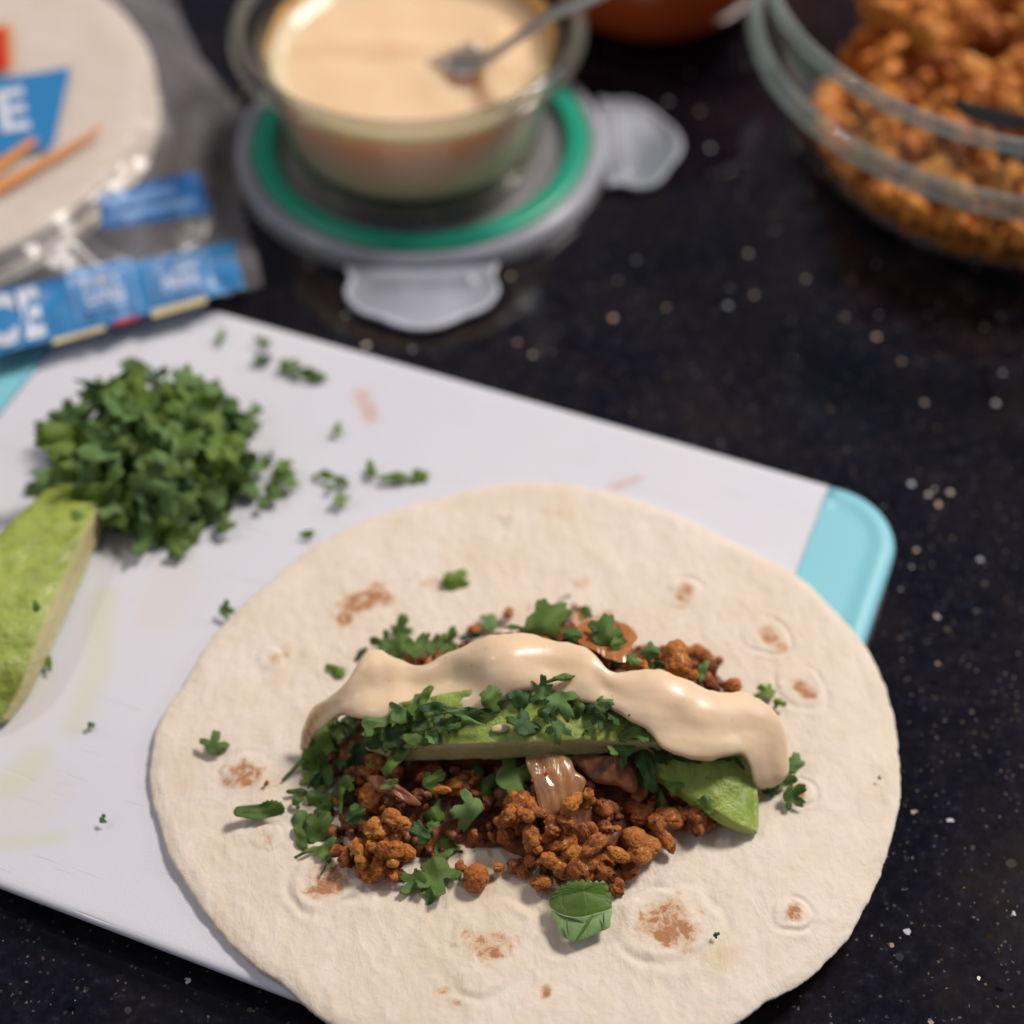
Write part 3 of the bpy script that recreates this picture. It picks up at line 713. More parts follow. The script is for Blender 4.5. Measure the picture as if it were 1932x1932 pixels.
# ---------------------------------------------------------------- patches (kimchi, bits)
def patch(name, pts, mat, th=.0012, bulge=.001, rib=0, seed=0, rings=14, seg=90):
    """thick sheet with outline pts (Vectors), closed"""
    c = sum(pts, Vector())/len(pts); n = len(pts); out = []
    for s in range(seg):
        f = s/seg*n; k = int(f) % n; t = f-int(f)
        out.append(catmull(pts[k-1], pts[k], pts[(k+1) % n], pts[(k+2) % n], t) if True else None)
    nrm = Vector()
    for i in range(seg): nrm += (out[i]-c).cross(out[(i+1) % seg]-c)
    nrm.normalize()
    if nrm.dot(-FWD) < 0: nrm = -nrm
    loc = c.copy(); top = []; bot = []
    K_ = max(2, seg//26); sm_ = [sum((out[(s+q) % seg] for q in range(-K_, K_+1)), Vector())/(2*K_+1) for s in range(seg)]
    for r in range(rings+1):
        f = r/rings
        for s in range(seg):
            p = c.lerp(sm_[s].lerp(out[s], smooth(.75, 1, f)), f)
            b = bulge*(1-f*f)+.35*bulge*fbm(p.x, p.y, seed, 3, 160)
            if rib: b += rib*math.sin((p-c).dot((RGT+UPV*.35).normalized())*2100+fbm(p.x, p.y, seed, 2, 90)*3)
            e = th*.5*math.sqrt(max(0, 1-f**6))
            top.append(p-loc+nrm*(b+e)); bot.append(p-loc+nrm*(b-e))
    N = len(top); vs = top+bot; fs = []
    for r in range(rings):
        for s in range(seg):
            a = r*seg+s; b = r*seg+(s+1) % seg
            fs.append((a, b, b+seg, a+seg)); fs.append((N+a, N+a+seg, N+b+seg, N+b))
    return mesh(name, vs, fs, [mat]), loc
def fpts(fr, L, H=mound, off=.001, z=None):
    out = []
    for q in L:
        u, v = fr(q[0], q[1])
        out.append(P(u, v, q[2]) if len(q) > 2 else hitf(u, v, H, off))
    return out
def put_patch(name, pts, mat, label, cat, **kw):
    m, loc = patch(name, pts, mat, **kw); return tag(obj(name, m, loc=loc), label, cat)
put_patch('kimchi_piece', fpts(Bq, [(110, 1030, .0295), (145, 1180, .0285), (190, 1360, .0255), (225, 1395, .0245), (270, 1385, .0245), (318, 1308, .026), (400, 1262, .0262), (445, 1172, .0275), (385, 1115, .029), (330, 1030, .030)]), M['kimchi'],
  'glossy translucent pale kimchi piece hanging in the middle below the avocado', 'kimchi', th=.0014, bulge=.0015, rib=.00015, seed=2)
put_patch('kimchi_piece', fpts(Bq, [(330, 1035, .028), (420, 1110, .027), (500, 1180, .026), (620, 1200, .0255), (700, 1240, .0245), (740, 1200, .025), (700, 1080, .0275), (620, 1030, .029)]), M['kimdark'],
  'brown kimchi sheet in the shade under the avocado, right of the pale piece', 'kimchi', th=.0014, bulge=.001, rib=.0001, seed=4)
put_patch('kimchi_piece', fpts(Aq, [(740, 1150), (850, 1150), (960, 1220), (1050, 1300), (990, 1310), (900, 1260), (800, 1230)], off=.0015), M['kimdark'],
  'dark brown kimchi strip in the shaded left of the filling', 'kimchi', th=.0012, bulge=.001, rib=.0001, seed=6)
put_patch('kimchi_piece', fpts(Bq, [(330, 345), (420, 275), (520, 222), (585, 218), (600, 260), (625, 300), (700, 312), (742, 345), (720, 385), (690, 440), (660, 500), (560, 470), (430, 400)], off=.004), M['kimred'],
  'orange kimchi leaf with a curled rim behind the sauce', 'kimchi', th=.0022, bulge=.003, rib=.00012, seed=8)
put_patch('kimchi_piece', fpts(Bq, [(345, 330), (350, 240), (355, 180), (380, 165), (420, 190), (450, 240), (470, 270), (400, 320)], off=.003), M['kimred'],
  'small upright kimchi sliver left of the curled one behind the sauce', 'kimchi', th=.002, bulge=.001, seed=9)
for fr, x, y, s, lab in ((Bq, 380, 280, 14, 'red chili fleck on the kimchi sliver behind the sauce'), (Bq, 228, 1125, 11, 'red chili fleck on the glossy pale kimchi'), (Bq, 480, 225, 10, 'red chili fleck beside the small leaf behind the sauce'), (Bq, 145, 1170, 9, 'red chili speck at the left edge of the pale kimchi')):
    u, v = fr(x, y); c = hitf(u, v, mound, .0055 if y < 400 else .0); 
    if y > 1000: c = P(u, v, .0305 if x > 200 else .0292)
    rr = s*.3307/7250*1.6
    o = obj('chili_fleck', CR[10]); o.location = c; o.scale = (rr, rr*.7, rr*.5); o.material_slots[0].link = 'OBJECT'; o.material_slots[0].material = M['chili']
    tag(o, lab, 'chili')

# ---------------------------------------------------------------- cilantro leaf meshes
def leaf_mesh(kind, seed, seg=84, rings=7, th=.028):
    r = random.Random(seed); out = []
    if kind in ('lobed', 'fan', 'bit', 'shard', 'fold'):
        lobes = {'lobed': [(0, 1.0, .50), (1.05, .88, .46), (-1.05, .9, .44), (2.0, .55, .4)], 'fan': [(0, .95, .62), (.85, .92, .55), (-.85, .88, .55)], 'bit': [(0, 1., .62), (1.5, .8, .6), (-1.3, .7, .5)], 'shard': [(0, 1.0, .6), (1.0, .95, .55), (-1.0, .9, .55), (2.2, .8, .5)], 'fold': [(0, 1.0, .7), (1.2, .9, .6), (-1.2, .95, .6), (3, .8, .6)]}[kind]
        cuts = [] if kind in ('lobed', 'fan', 'bit') else [(r.uniform(0, 6.28), r.uniform(.32, .55)) for _ in range(2)]
        lobes = [(a+r.uniform(-.15, .15), l*r.uniform(.85, 1.1), w_*r.uniform(.85, 1.15)) for a, l, w_ in lobes]
        ph = r.uniform(0, 6)
        for s in range(seg):
            a = 2*math.pi*s/seg; m_ = .40 if kind != 'fan' else .42
            for la, l, w_ in lobes:
                d = math.atan2(math.sin(a-la), math.cos(a-la)); m_ = max(m_, l*math.exp(-abs(d/w_)**3))
            t = abs(math.sin(a*9.5+ph)); m_ *= (1-.15*(1-t**.6)*(m_ > .42))*(1+.05*noise.noise((a*3, seed, 0)))
            for ca_, cd_ in cuts:
                dc = math.cos(a-ca_)
                if dc > .05: m_ = min(m_, cd_/dc)
            out.append(Vector((math.sin(a)*m_, math.cos(a)*m_)))
        if cuts:
            mx_ = max(p.length for p in out); out = [p/mx_ for p in out]
    elif kind in ('strip', 'stem'):
        k = {'shard': r.choice((4, 5)), 'strip': 6, 'stem': 6, 'fold': 5}[kind]
        if kind == 'strip': pl = [(-.24, -.9), (.22, -.95), (.34, .0), (.26, .8), (-.10, 1.0), (-.34, .1)]
        elif kind == 'stem': pl = [(-.06, -1), (.06, -1), (.10, .0), (.24, .55), (.0, 1), (-.16, .5)]
        else:
            pl = []
            for i in range(k):
                a = 2*math.pi*(i+r.uniform(-.25, .25))/k; q = r.uniform(.65, 1.05); pl.append((math.sin(a)*q*.85, math.cos(a)*q))
        pl = [(x*r.uniform(.9, 1.1), y) for x, y in pl]; K = len(pl); per = [0]
        for i in range(K): per.append(per[-1]+math.dist(pl[i], pl[(i+1) % K]))
        tooth = set(r.sample(range(K), max(1, K//2))) if kind != 'stem' else set()
        for s in range(seg):
            L = per[-1]*s/seg; i = max(j for j in range(K) if per[j] <= L+1e-9); t = (L-per[i])/(per[i+1]-per[i])
            a = Vector(pl[i]); b = Vector(pl[(i+1) % K]); p = a.lerp(b, t)
            if i in tooth:
                nn_ = Vector((b.y-a.y, a.x-b.x)).normalized(); nn_ = nn_ if nn_.dot(p) > 0 else -nn_
                p += nn_*(.12*math.sin(t*math.pi)+.075*abs(math.sin(t*math.pi*4.5)))
            out.append(p)
    bx, by, fold, tw = r.choice((-1, 1))*r.uniform(.1, .55), r.choice((-1, 1))*r.uniform(.1, .6), r.uniform(0, .45), r.uniform(-.45, .45)
    if kind == 'stem': bx = 0; by = r.uniform(-.25, .25)
    if kind == 'fold': bx = r.choice((-1, 1))*.9
    def z(x, y):
        return bx*x*x+by*y*y-fold*abs(x)*.6+tw*x*y+.10*math.sin(x*5+seed)*math.cos(y*4.3)+.012*math.cos(math.atan2(x, y+.9)*13)+.12*noise.noise((x*1.7, y*1.7, seed))
    top = []; bot = []; uv = []
    c = sum(out, Vector((0, 0)))/seg
    for i in range(rings+1):
        for s in range(seg):
            p = c.lerp(out[s], i/rings); h = z(p.x, p.y); e = th*.5
            top.append((p.x, p.y, h+e)); bot.append((p.x, p.y, h-e)); uv.append((p.x, p.y+.9))
    N = len(top); fs = []
    for i in range(rings):
        for s in range(seg):
            a = i*seg+s; b = i*seg+(s+1) % seg
            fs.append((a, a+seg, b+seg, b)); fs.append((N+a, N+b, N+b+seg, N+a+seg))
    L = rings*seg
    for s in range(seg):
        a = L+s; b = L+(s+1) % seg; fs.append((a, N+a, N+b, b))
    m = mesh('cilantro_leaf', top+bot, fs, [M['leaf']])
    ul = m.uv_layers.new(name='UVMap'); uvs = uv+uv
    ul.data.foreach_set('uv', [c for l in m.loops for c in uvs[l.vertex_index]])
    return m
LM = {'lobed': [leaf_mesh('lobed', s) for s in (1, 2, 3, 4, 5)], 'fan': [leaf_mesh('fan', s) for s in (11, 12, 13)], 'bit': [leaf_mesh('bit', s) for s in (21, 22, 23)],
      'shard': [leaf_mesh('shard', s) for s in (31, 32, 33, 34, 35)], 'strip': [leaf_mesh('strip', s) for s in (41, 42, 43)], 'stem': [leaf_mesh('stem', s) for s in (51, 52)], 'fold': [leaf_mesh('fold', s) for s in (61, 62, 63)]}
VL = bpy.context.view_layer
def cast(u, v):
    d = ray(u, v).normalized(); dg = bpy.context.evaluated_depsgraph_get()
    ok, p, n, *_ = sc.ray_cast(dg, CAM, d)
    return (p, n) if ok else (P(u, v, 0), Vector((0, 0, 1)))
def orient(n, ang):
    n = n.normalized(); up = UPV*math.cos(ang)+RGT*math.sin(ang)
    y = (up-n*up.dot(n)).normalized(); x = y.cross(n).normalized()
    return Matrix((x, y, n)).transposed().to_4x4()
def leaf(p, n, sizepx, kind, ang, mat, label, group=None, lift=.0006, cat='herb', asp=1.0):
    dep = (p-CAM).dot(FWD); s = sizepx*.5*dep/FPX
    o = obj('cilantro_leaf', rnd.choice(LM[kind]))
    M4 = orient(n, R_(ang)); o.matrix_world = Matrix.Translation(p+(-ray(966, 966)).normalized()*0+n*0+Vector((0, 0, 1))*lift-ray(966, 1400)*.0006) @ M4 @ Matrix.Diagonal((s*asp, s, s, 1))
    o.material_slots[0].link = 'OBJECT'; o.material_slots[0].material = M[mat]
    return tag(o, label, cat, group)
TANG_L = 'dark cilantro tangled under the left end of the sauce'
GT = 'chopped cilantro pieces in the taco'
def tleaves(L, lift=.0006):
    VL.update(); res = []
    for fr, x, y, s, kind, ang, mat, lab in L:
        u, v = fr(x, y); p, n = cast(u, v); res.append((p, n))
    for (fr, x, y, s, kind, ang, mat, lab), (p, n) in zip(L, res):
        nn_ = (Vector((0, 0, 1))*.55-FWD*.75+n*.35+Vector((rnd.uniform(-.35, .35), rnd.uniform(-.35, .35), 0))).normalized()
        sp = s*.3307 if fr in (Aq, Bq) else s
        leaf(p, nn_, sp*(1.08 if mat == 'dark' else 1.60 if kind in ('lobed', 'fan', 'bit') else 1.34), kind, ang, mat, lab, GT, lift=lift+rnd.uniform(0, .0012))
# pass 1: what lies under or beside the sauce
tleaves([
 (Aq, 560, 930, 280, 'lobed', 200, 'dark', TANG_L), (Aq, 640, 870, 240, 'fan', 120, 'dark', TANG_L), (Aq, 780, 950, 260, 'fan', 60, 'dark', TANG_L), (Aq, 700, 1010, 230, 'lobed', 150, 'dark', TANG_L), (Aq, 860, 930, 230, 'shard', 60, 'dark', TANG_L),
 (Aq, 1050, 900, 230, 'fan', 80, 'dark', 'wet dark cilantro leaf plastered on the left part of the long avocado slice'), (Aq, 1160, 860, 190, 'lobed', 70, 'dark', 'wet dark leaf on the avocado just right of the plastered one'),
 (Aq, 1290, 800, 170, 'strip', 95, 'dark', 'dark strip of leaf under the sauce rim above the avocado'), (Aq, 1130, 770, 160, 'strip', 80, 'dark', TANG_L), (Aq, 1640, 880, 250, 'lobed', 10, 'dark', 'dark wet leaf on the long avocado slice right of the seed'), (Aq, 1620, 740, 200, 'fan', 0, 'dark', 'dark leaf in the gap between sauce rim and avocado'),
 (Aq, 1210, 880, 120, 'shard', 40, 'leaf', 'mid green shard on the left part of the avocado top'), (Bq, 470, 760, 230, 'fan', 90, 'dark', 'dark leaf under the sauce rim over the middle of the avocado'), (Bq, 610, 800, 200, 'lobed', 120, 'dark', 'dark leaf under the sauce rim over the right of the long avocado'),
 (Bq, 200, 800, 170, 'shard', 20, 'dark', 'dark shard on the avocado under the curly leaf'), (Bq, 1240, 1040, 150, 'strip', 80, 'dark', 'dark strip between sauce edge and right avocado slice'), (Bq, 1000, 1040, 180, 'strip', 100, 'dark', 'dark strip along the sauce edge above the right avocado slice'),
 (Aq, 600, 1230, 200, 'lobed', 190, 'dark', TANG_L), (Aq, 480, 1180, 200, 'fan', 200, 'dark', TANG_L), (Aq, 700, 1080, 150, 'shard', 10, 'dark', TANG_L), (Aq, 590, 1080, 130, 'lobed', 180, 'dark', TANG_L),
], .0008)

# ---------------------------------------------------------------- sauce ribbon
SA = [ # back (u,v,z), front (u,v,z), thickness
 ((566, 1412, .0160), (579, 1420, .0155), .0010), ((570, 1380, .0195), (594, 1386, .0185), .0018), ((590, 1338, .0250), (620, 1362, .0235), .0024), ((628, 1310, .0300), (645, 1346, .0290), .0026), ((655, 1282, .0335), (668, 1352, .0315), .0028),
 ((676, 1250, .0360), (690, 1356, .0325), .0030), ((695, 1229, .0372), (712, 1358, .0330), .0030), ((720, 1232, .0372), (735, 1350, .0335), .0028), ((745, 1243, .0372), (762, 1334, .0345), .0030), ((800, 1251, .0375), (812, 1324, .0355), .0032),
 ((850, 1229, .0398), (850, 1331, .0365), .0038), ((894, 1212, .0418), (886, 1339, .0370), .0044), ((925, 1199, .0430), (912, 1342, .0372), .0046), ((965, 1197, .0432), (952, 1317, .0385), .0044), ((1026, 1206, .0430), (1008, 1300, .0392), .0040),
 ((1078, 1212, .0430), (1067, 1318, .0385), .0040), ((1115, 1228, .0425), (1115, 1325, .0380), .0038), ((1150, 1262, .0415), (1155, 1338, .0375), .0036), ((1190, 1271, .0408), (1190, 1360, .0372), .0040), ((1240, 1266, .0405), (1223, 1378, .0368), .0044),
 ((1285, 1277, .0395), (1250, 1408, .0350), .0048), ((1330, 1299, .0375), (1290, 1425, .0335), .0050), ((1375, 1306, .0352), (1330, 1429, .0320), .0050), ((1415, 1314, .0330), (1368, 1424, .0302), .0048), ((1448, 1330, .0305), (1398, 1422, .0285), .0046),
 ((1470, 1352, .0275), (1414, 1442, .0258), .0042), ((1482, 1385, .0240), (1420, 1462, .0228), .0038), ((1487, 1425, .0205), (1427, 1478, .0195), .0034), ((1487, 1455, .0178), (1438, 1485, .0170), .0028), ((1474, 1474, .0160), (1456, 1485, .0158), .0018)]
st = []
for b, f, t in SA:
    B = P(*b); F_ = P(*f); up = (UPV*.55+Vector((0, 0, 1))*.65).normalized()
    cam_n = -FWD
    st.append([B, B.lerp(F_, .06)+cam_n*t*.40, B.lerp(F_, .26)+cam_n*t*.55, B.lerp(F_, .55)+cam_n*t*.45, B.lerp(F_, .82)+cam_n*t*.50, B.lerp(F_, .99)+cam_n*t*.36, F_-Vector((0, 0, .0006)), B.lerp(F_, .9)-Vector((0, 0, t*.7)), B.lerp(F_, .6)-Vector((0, 0, t*.6)), B.lerp(F_, .3)-Vector((0, 0, t*.6)), B.lerp(F_, .08)-Vector((0, 0, t*.5))])
BUMPS = [(945, 1255, .0042, .0085, .041), (862, 1284, -.0036, .0050, .037), (900, 1305, -.0014, .004, .037), (1100, 1285, .0018, .0050, .040), (1150, 1300, -.0010, .0060, .038), (1255, 1330, .0020, .0080, .037), (790, 1290, -.0014, .0070, .036), (700, 1262, .0012, .0045, .036),
         (720, 1335, .0022, .0070, .035), (700, 1297, -.0022, .0050, .035), (1345, 1365, .0012, .009, .034), (1030, 1255, .0008, .008, .041), (1195, 1305, -.0008, .004, .038), (640, 1340, .0012, .0035, .030), (605, 1360, -.0010, .003, .024)]
bw = [(P(u, v, z), a, r) for u, v, a, r, z in BUMPS]
def sdisp(vs, n):
    out = []
    for i, p in enumerate(vs):
        k = (i % n)/n
        if k < .55:
            d = 0
            for c, a, r in bw: d += a*math.exp(-((p-c).length/r)**2)
            d += .0016*fbm(p.x, p.y, p.z, 2, 62)+.0002*fbm(p.x*.6, p.y*1.6, p.z, 2, 160)
            g = .55+.45*math.sin(min(1, k/.55)*math.pi)
            p = p+(-FWD*.7+Vector((0, 0, 1))*.4)*d*g
            # spoon streaks on the left tail
            tail = 1-smooth(-.055, -.049, p.x)
            p = p-FWD*.00022*tail*math.sin((p.x*.8+p.y*.6)*3900)
        else: p = p+Vector((0, .0004*fbm(p.x, p.y, 9, 2, 300), 0))
        # scalloped edges
        e = .0030*fbm(p.x, 0, 2.2 if k < .3 or k > .9 else 6.6, 3, 105)
        edge = max(math.exp(-(((k-.0))/.05)**2), math.exp(-((k-1)/.05)**2), math.exp(-((k-.545)/.06)**2))
        out.append(p+Vector((0, e*edge, 0)))
    return out
sm = loft(st, 16, 8, 'sauce', [M['sauce']], sdisp)
tag(obj('sauce', sm), 'thick peach coloured creamy sauce spooned in a band over the avocado', 'sauce')

# pass 2: leaves over everything
tleaves([
 (Aq, 925, 335, 120, 'bit', 10, 'leaf', 'upright cilantro sprig sticking up behind the left of the sauce'), (Aq, 905, 400, 60, 'stem', 10, 'leaf', 'thin stem below the upright sprig behind the sauce'), (Aq, 850, 425, 130, 'lobed', 300, 'leaf', 'cilantro leaf left of the upright sprig behind the sauce'),
 (Aq, 930, 455, 140, 'fan', 20, 'leaf', 'cilantro leaf just behind the sauce below the upright sprig'), (Aq, 1010, 450, 150, 'lobed', 40, 'leaf', 'cilantro leaf behind the dip in the sauce'), (Aq, 1090, 440, 150, 'lobed', 340, 'leaf', 'cilantro leaf right of the dip behind the sauce'),
 (Aq, 1180, 400, 150, 'shard', 50, 'leaf', 'pointed cilantro leaf leaning right behind the sauce'), (Aq, 1215, 355, 70, 'strip', 30, 'leaf', 'narrow tip rising from the pointed leaf behind the sauce'), (Aq, 1040, 400, 90, 'strip', 50, 'pale', 'pale sliver of leaf behind the dip in the sauce'),
 (Aq, 572, 560, 130, 'shard', 350, 'bright', 'single bright green shard standing left of the sauce'), (Aq, 705, 455, 90, 'strip', 30, 'dark', 'thin curled dark edge of leaf on the left shoulder of the sauce'),
 (Aq, 1445, 300, 120, 'fan', 20, 'pale', 'pale green leaf beside the small crumble behind the sauce'), (Aq, 1330, 372, 110, 'strip', 80, 'dark', 'dark leaf strip under the small crumble behind the sauce'), (Aq, 1385, 335, 50, 'bit', 30, 'leaf', 'tiny green bit between crumble and pale leaf behind the sauce'),
 (Aq, 1440, 735, 165, 'shard', 15, 'leaf', 'five-sided cilantro leaf resting on the front rim of the sauce'), (Aq, 1440, 790, 110, 'strip', 88, 'dark', 'dark underside just below the five-sided leaf'),
 (Aq, 1075, 705, 110, 'strip', 25, 'leaf', 'narrow pointed leaf tip rising over the front rim of the sauce'), (Aq, 1030, 780, 190, 'shard', 60, 'leaf', 'long dark green leaf leading to the narrow tip'), (Aq, 925, 815, 160, 'shard', 20, 'pale', 'pale angular leaf at the front rim of the sauce left of the narrow tip'),
 (Aq, 760, 860, 150, 'bit', 100, 'pale', 'pale folded leaf below the front left of the sauce'), (Aq, 790, 890, 130, 'stem', 55, 'pale', 'pale stem crossing below the folded leaf at the sauce front'), (Aq, 570, 905, 120, 'fold', 90, 'pale', 'pale curled leaf at the left under the sauce'), (Aq, 530, 865, 100, 'bit', 40, 'pale', 'grey-green curled bit under the left rim of the sauce'),
 (Aq, 440, 1060, 300, 'strip', 10, 'bright', 'long bright green leaf hanging down at the left end'), (Aq, 415, 1160, 110, 'lobed', 180, 'bright', 'lobed tip of the long hanging leaf at the left end'), (Aq, 500, 1010, 160, 'fan', 30, 'leaf', 'olive leaf behind the long hanging one'), (Aq, 510, 1120, 150, 'strip', 165, 'leaf', 'thin leaf arm right of the long hanging one'), (Aq, 345, 1105, 170, 'stem', 38, 'leaf', 'thin curved stem sticking out at the far left'),
 (Aq, 940, 1010, 240, 'strip', 20, 'leaf', 'long leaf hanging over the avocado cut side at the left'), (Aq, 890, 1070, 170, 'strip', 15, 'pale', 'pale ribbed leaf hanging at the left end of the long avocado'), (Aq, 1000, 940, 160, 'lobed', 45, 'leaf', 'curled leaf over the left part of the avocado'), (Aq, 1110, 930, 110, 'fold', 120, 'pale', 'pale rolled leaf on the avocado beside the curled one'),
 (Aq, 1230, 800, 130, 'stem', 80, 'pale', 'thin pale stem lying on the avocado top'), (Aq, 1340, 850, 120, 'stem', 290, 'pale', 'second pale stem on the avocado top near the seed'),
 (Bq, 285, 615, 160, 'stem', 76, 'leaf', 'long thin leaf lying flat on the front rim of the sauce'), (Bq, 310, 600, 80, 'strip', 80, 'leaf', 'dark tip of the long thin leaf on the sauce'), (Bq, 200, 680, 150, 'lobed', 300, 'pale', 'pale curly leaf under the long thin leaf'), (Bq, 285, 720, 170, 'lobed', 150, 'pale', 'frilly pale leaf hanging over the middle of the avocado'),
 (Bq, 290, 890, 120, 'lobed', 185, 'pale', 'light lobed leaf hanging lowest over the avocado middle'), (Bq, 410, 770, 110, 'shard', 190, 'leaf', 'dark green triangular leaf on the avocado middle'), (Bq, 520, 750, 100, 'bit', 90, 'pale', 'small frilly pale bit under the sauce rim'), (Bq, 530, 840, 130, 'shard', 190, 'dark', 'dark pointed leaf on the avocado below the frilly bit'), (Bq, 445, 905, 60, 'strip', 40, 'dark', 'tiny dark sliver on the bright avocado top'),
 (Bq, 715, 900, 170, 'fold', 60, 'leaf', 'ribbed wet leaf folded where the two avocado slices meet'), (Bq, 670, 990, 160, 'lobed', 240, 'pale', 'grey-green leaf below the ribbed wet leaf'), (Bq, 790, 1110, 250, 'strip', 345, 'dark', 'large dark green blade hanging between the avocado slices'), (Bq, 740, 1140, 200, 'strip', 350, 'leaf', 'green leaf beside the large dark blade'), (Bq, 865, 1050, 190, 'lobed', 30, 'dark', 'dark crumpled leaf at the left of the right avocado slice'),
 (Bq, 850, 1290, 150, 'shard', 60, 'bright', 'bright toothed leaf pointing down-left below the dark blade'), (Bq, 925, 1200, 110, 'bit', 80, 'bright', 'small bright leaf on the lower edge of the right avocado slice'), (Bq, 1125, 1305, 105, 'bit', 170, 'leaf', 'blue-green lobed bit on the edge of the right avocado slice'), (Bq, 1320, 1095, 75, 'strip', 330, 'dark', 'small dark slit of leaf near the top of the right avocado slice'),
 (Aq, 1385, 1225, 200, 'lobed', 60, 'leaf', 'frilly cilantro leaf in the middle of the filling'), (Aq, 1345, 1345, 220, 'shard', 200, 'pale', 'kite-shaped pale leaf in the middle of the filling'), (Aq, 1560, 1170, 260, 'lobed', 60, 'leaf', 'broad dark leaf left of the glossy kimchi'), (Aq, 1600, 1200, 150, 'fan', 60, 'leaf', 'leaf edge between broad leaf and glossy kimchi'),
 (Aq, 1130, 1370, 200, 'shard', 340, 'leaf', 'smooth rounded leaf right of the lower left clump'), (Aq, 1060, 1500, 210, 'fan', 290, 'dark', 'dark leaf lying on the lower left clump'), (Aq, 1105, 1440, 70, 'bit', 90, 'pale', 'little pale bit on the rounded leaf'), (Aq, 1180, 1580, 170, 'fan', 20, 'leaf', 'leaf joining above the lobed sprig at the front'), (Aq, 1140, 1690, 230, 'lobed', 170, 'leaf', 'lobed sprig lying on the tortilla in front of the filling'), (Aq, 1040, 1750, 150, 'lobed', 220, 'leaf', 'left lobe of the sprig lying in front of the filling'), (Aq, 1110, 1820, 110, 'bit', 180, 'leaf', 'lowest tip of the sprig in front of the filling'), (Aq, 950, 1720, 60, 'bit', 200, 'pale', 'tiny pale curl at the left of the front sprig'),
 (Aq, 655, 1405, 190, 'fan', 60, 'dark', 'dark toothed leaf between tail of filling and golden clump'), (Aq, 600, 1270, 160, 'stem', 0, 'leaf', 'thin stem running down to the dark toothed leaf'), (Aq, 630, 1190, 90, 'bit', 160, 'leaf', 'small leaf on the thin stem'), (Aq, 350, 1245, 110, 'strip', 90, 'dark', 'rolled dark leaf at the extreme left of the filling'), (Aq, 440, 1275, 130, 'lobed', 100, 'leaf', 'curled leaf next to the rolled dark one at the left'), (Aq, 340, 1310, 80, 'bit', 60, 'leaf', 'small leaf below the rolled dark one at the left'), (Aq, 365, 1385, 130, 'fan', 200, 'pale', 'pale three-lobed leaf at the left side'), (Aq, 450, 1480, 190, 'fan', 30, 'leaf', 'broad green leaf at the lower left side'), (Aq, 370, 1500, 130, 'strip', 160, 'leaf', 'narrow olive leaf at the left of the broad one'), (Aq, 500, 1340, 100, 'strip', 60, 'leaf', 'narrow leaf pointing right at the left side'), (Aq, 400, 1590, 140, 'stem', 65, 'leaf', 'thin stem lying on the tortilla at lower left'), (Aq, 500, 1590, 150, 'fold', 30, 'leaf', 'folded leaf at the lower left corner of the filling'), (Aq, 510, 1670, 110, 'stem', 20, 'dark', 'dark pointed leaf tip over the blistered spot'),
 (Aq, 140, 1365, 200, 'strip', 85, 'leaf', 'flat rectangular cilantro strip with a water drop on the left of the tortilla'),
 (Aq, 765, 1110, 45, 'bit', 0, 'bright', 'tiny bright leaf bit in the shaded filling'), (Aq, 870, 1210, 80, 'strip', 60, 'leaf', 'small strip on the brown kimchi in the shade'), (Aq, 1100, 1205, 130, 'bit', 60, 'leaf', 'small toothed leaf beside the oval crumble'),
 (Bq, 180, 300, 260, 'fan', 60, 'leaf', 'broad dull green leaf lying behind the sauce crest'), (Bq, 70, 325, 140, 'stem', 270, 'leaf', 'pointed tail of the broad leaf behind the sauce crest'), (Bq, 345, 355, 100, 'fan', 100, 'leaf', 'leaf tucked between broad leaf and orange kimchi'), (Bq, 320, 285, 70, 'strip', 30, 'dark', 'short dark strip between broad leaf and kimchi sliver'), (Bq, 440, 225, 110, 'bit', 200, 'leaf', 'small dark leaf on top of the kimchi behind the sauce'), (Bq, 545, 370, 190, 'fan', 20, 'leaf', 'fan-shaped leaf leaning on the orange kimchi'), (Bq, 515, 320, 100, 'strip', 35, 'dark', 'folded dark edge of the fan-shaped leaf'), (Bq, 610, 410, 90, 'bit', 70, 'leaf', 'small frilled leaf right of the fan-shaped one'),
 (Bq, 322, 145, 70, 'stem', 60, 'bright', 'thin green sliver on the tortilla behind the filling'), (Bq, 640, 520, 120, 'strip', 70, 'dark', 'dark cupped leaf poking through the sauce notch'), (Bq, 712, 520, 90, 'shard', 330, 'pale', 'pale blue-green leaf right of the sauce notch'), (Bq, 830, 465, 110, 'fan', 280, 'pale', 'pale leaf left of the large lump behind the sauce'), (Bq, 850, 525, 110, 'strip', 85, 'dark', 'dark strip under the pale leaf behind the sauce'), (Bq, 1105, 570, 110, 'strip', 15, 'pale', 'slim pale leaf in front of the dark red crumble'),
 (Bq, 1485, 690, 110, 'lobed', 320, 'bright', 'bright lobed leaf just behind the right end of the sauce'), (Bq, 1530, 745, 70, 'bit', 120, 'bright', 'small toothed leaf right of the bright lobed one'), (Bq, 1608, 1090, 130, 'fan', 90, 'pale', 'toothed leaf peeking out right of the sauce end'), (Bq, 1545, 1200, 140, 'strip', 75, 'pale', 'pale leaf under the right end of the sauce'), (Bq, 1600, 1280, 160, 'shard', 60, 'leaf', 'green shard on the toasted spot at the right of the filling'), (Bq, 1470, 1240, 130, 'fan', 100, 'dark', 'dark leaf under the drop of sauce at the right'),
 (W, 405, 1417, 44, 'lobed', 10, 'leaf', 'tiny lobed cilantro leaf on the left part of the tortilla above a toasted spot'), (W, 1657, 1473, 9, 'bit', 0, 'leaf', 'minute green speck near the right edge of the tortilla'), (W, 1348, 1768, 18, 'bit', 70, 'dark', 'small dark green speck beside the lower right blister'), (W, 850, 1105, 56, 'shard', 40, 'bright', 'bright green bit on the tortilla behind the filling'),
], .0010)
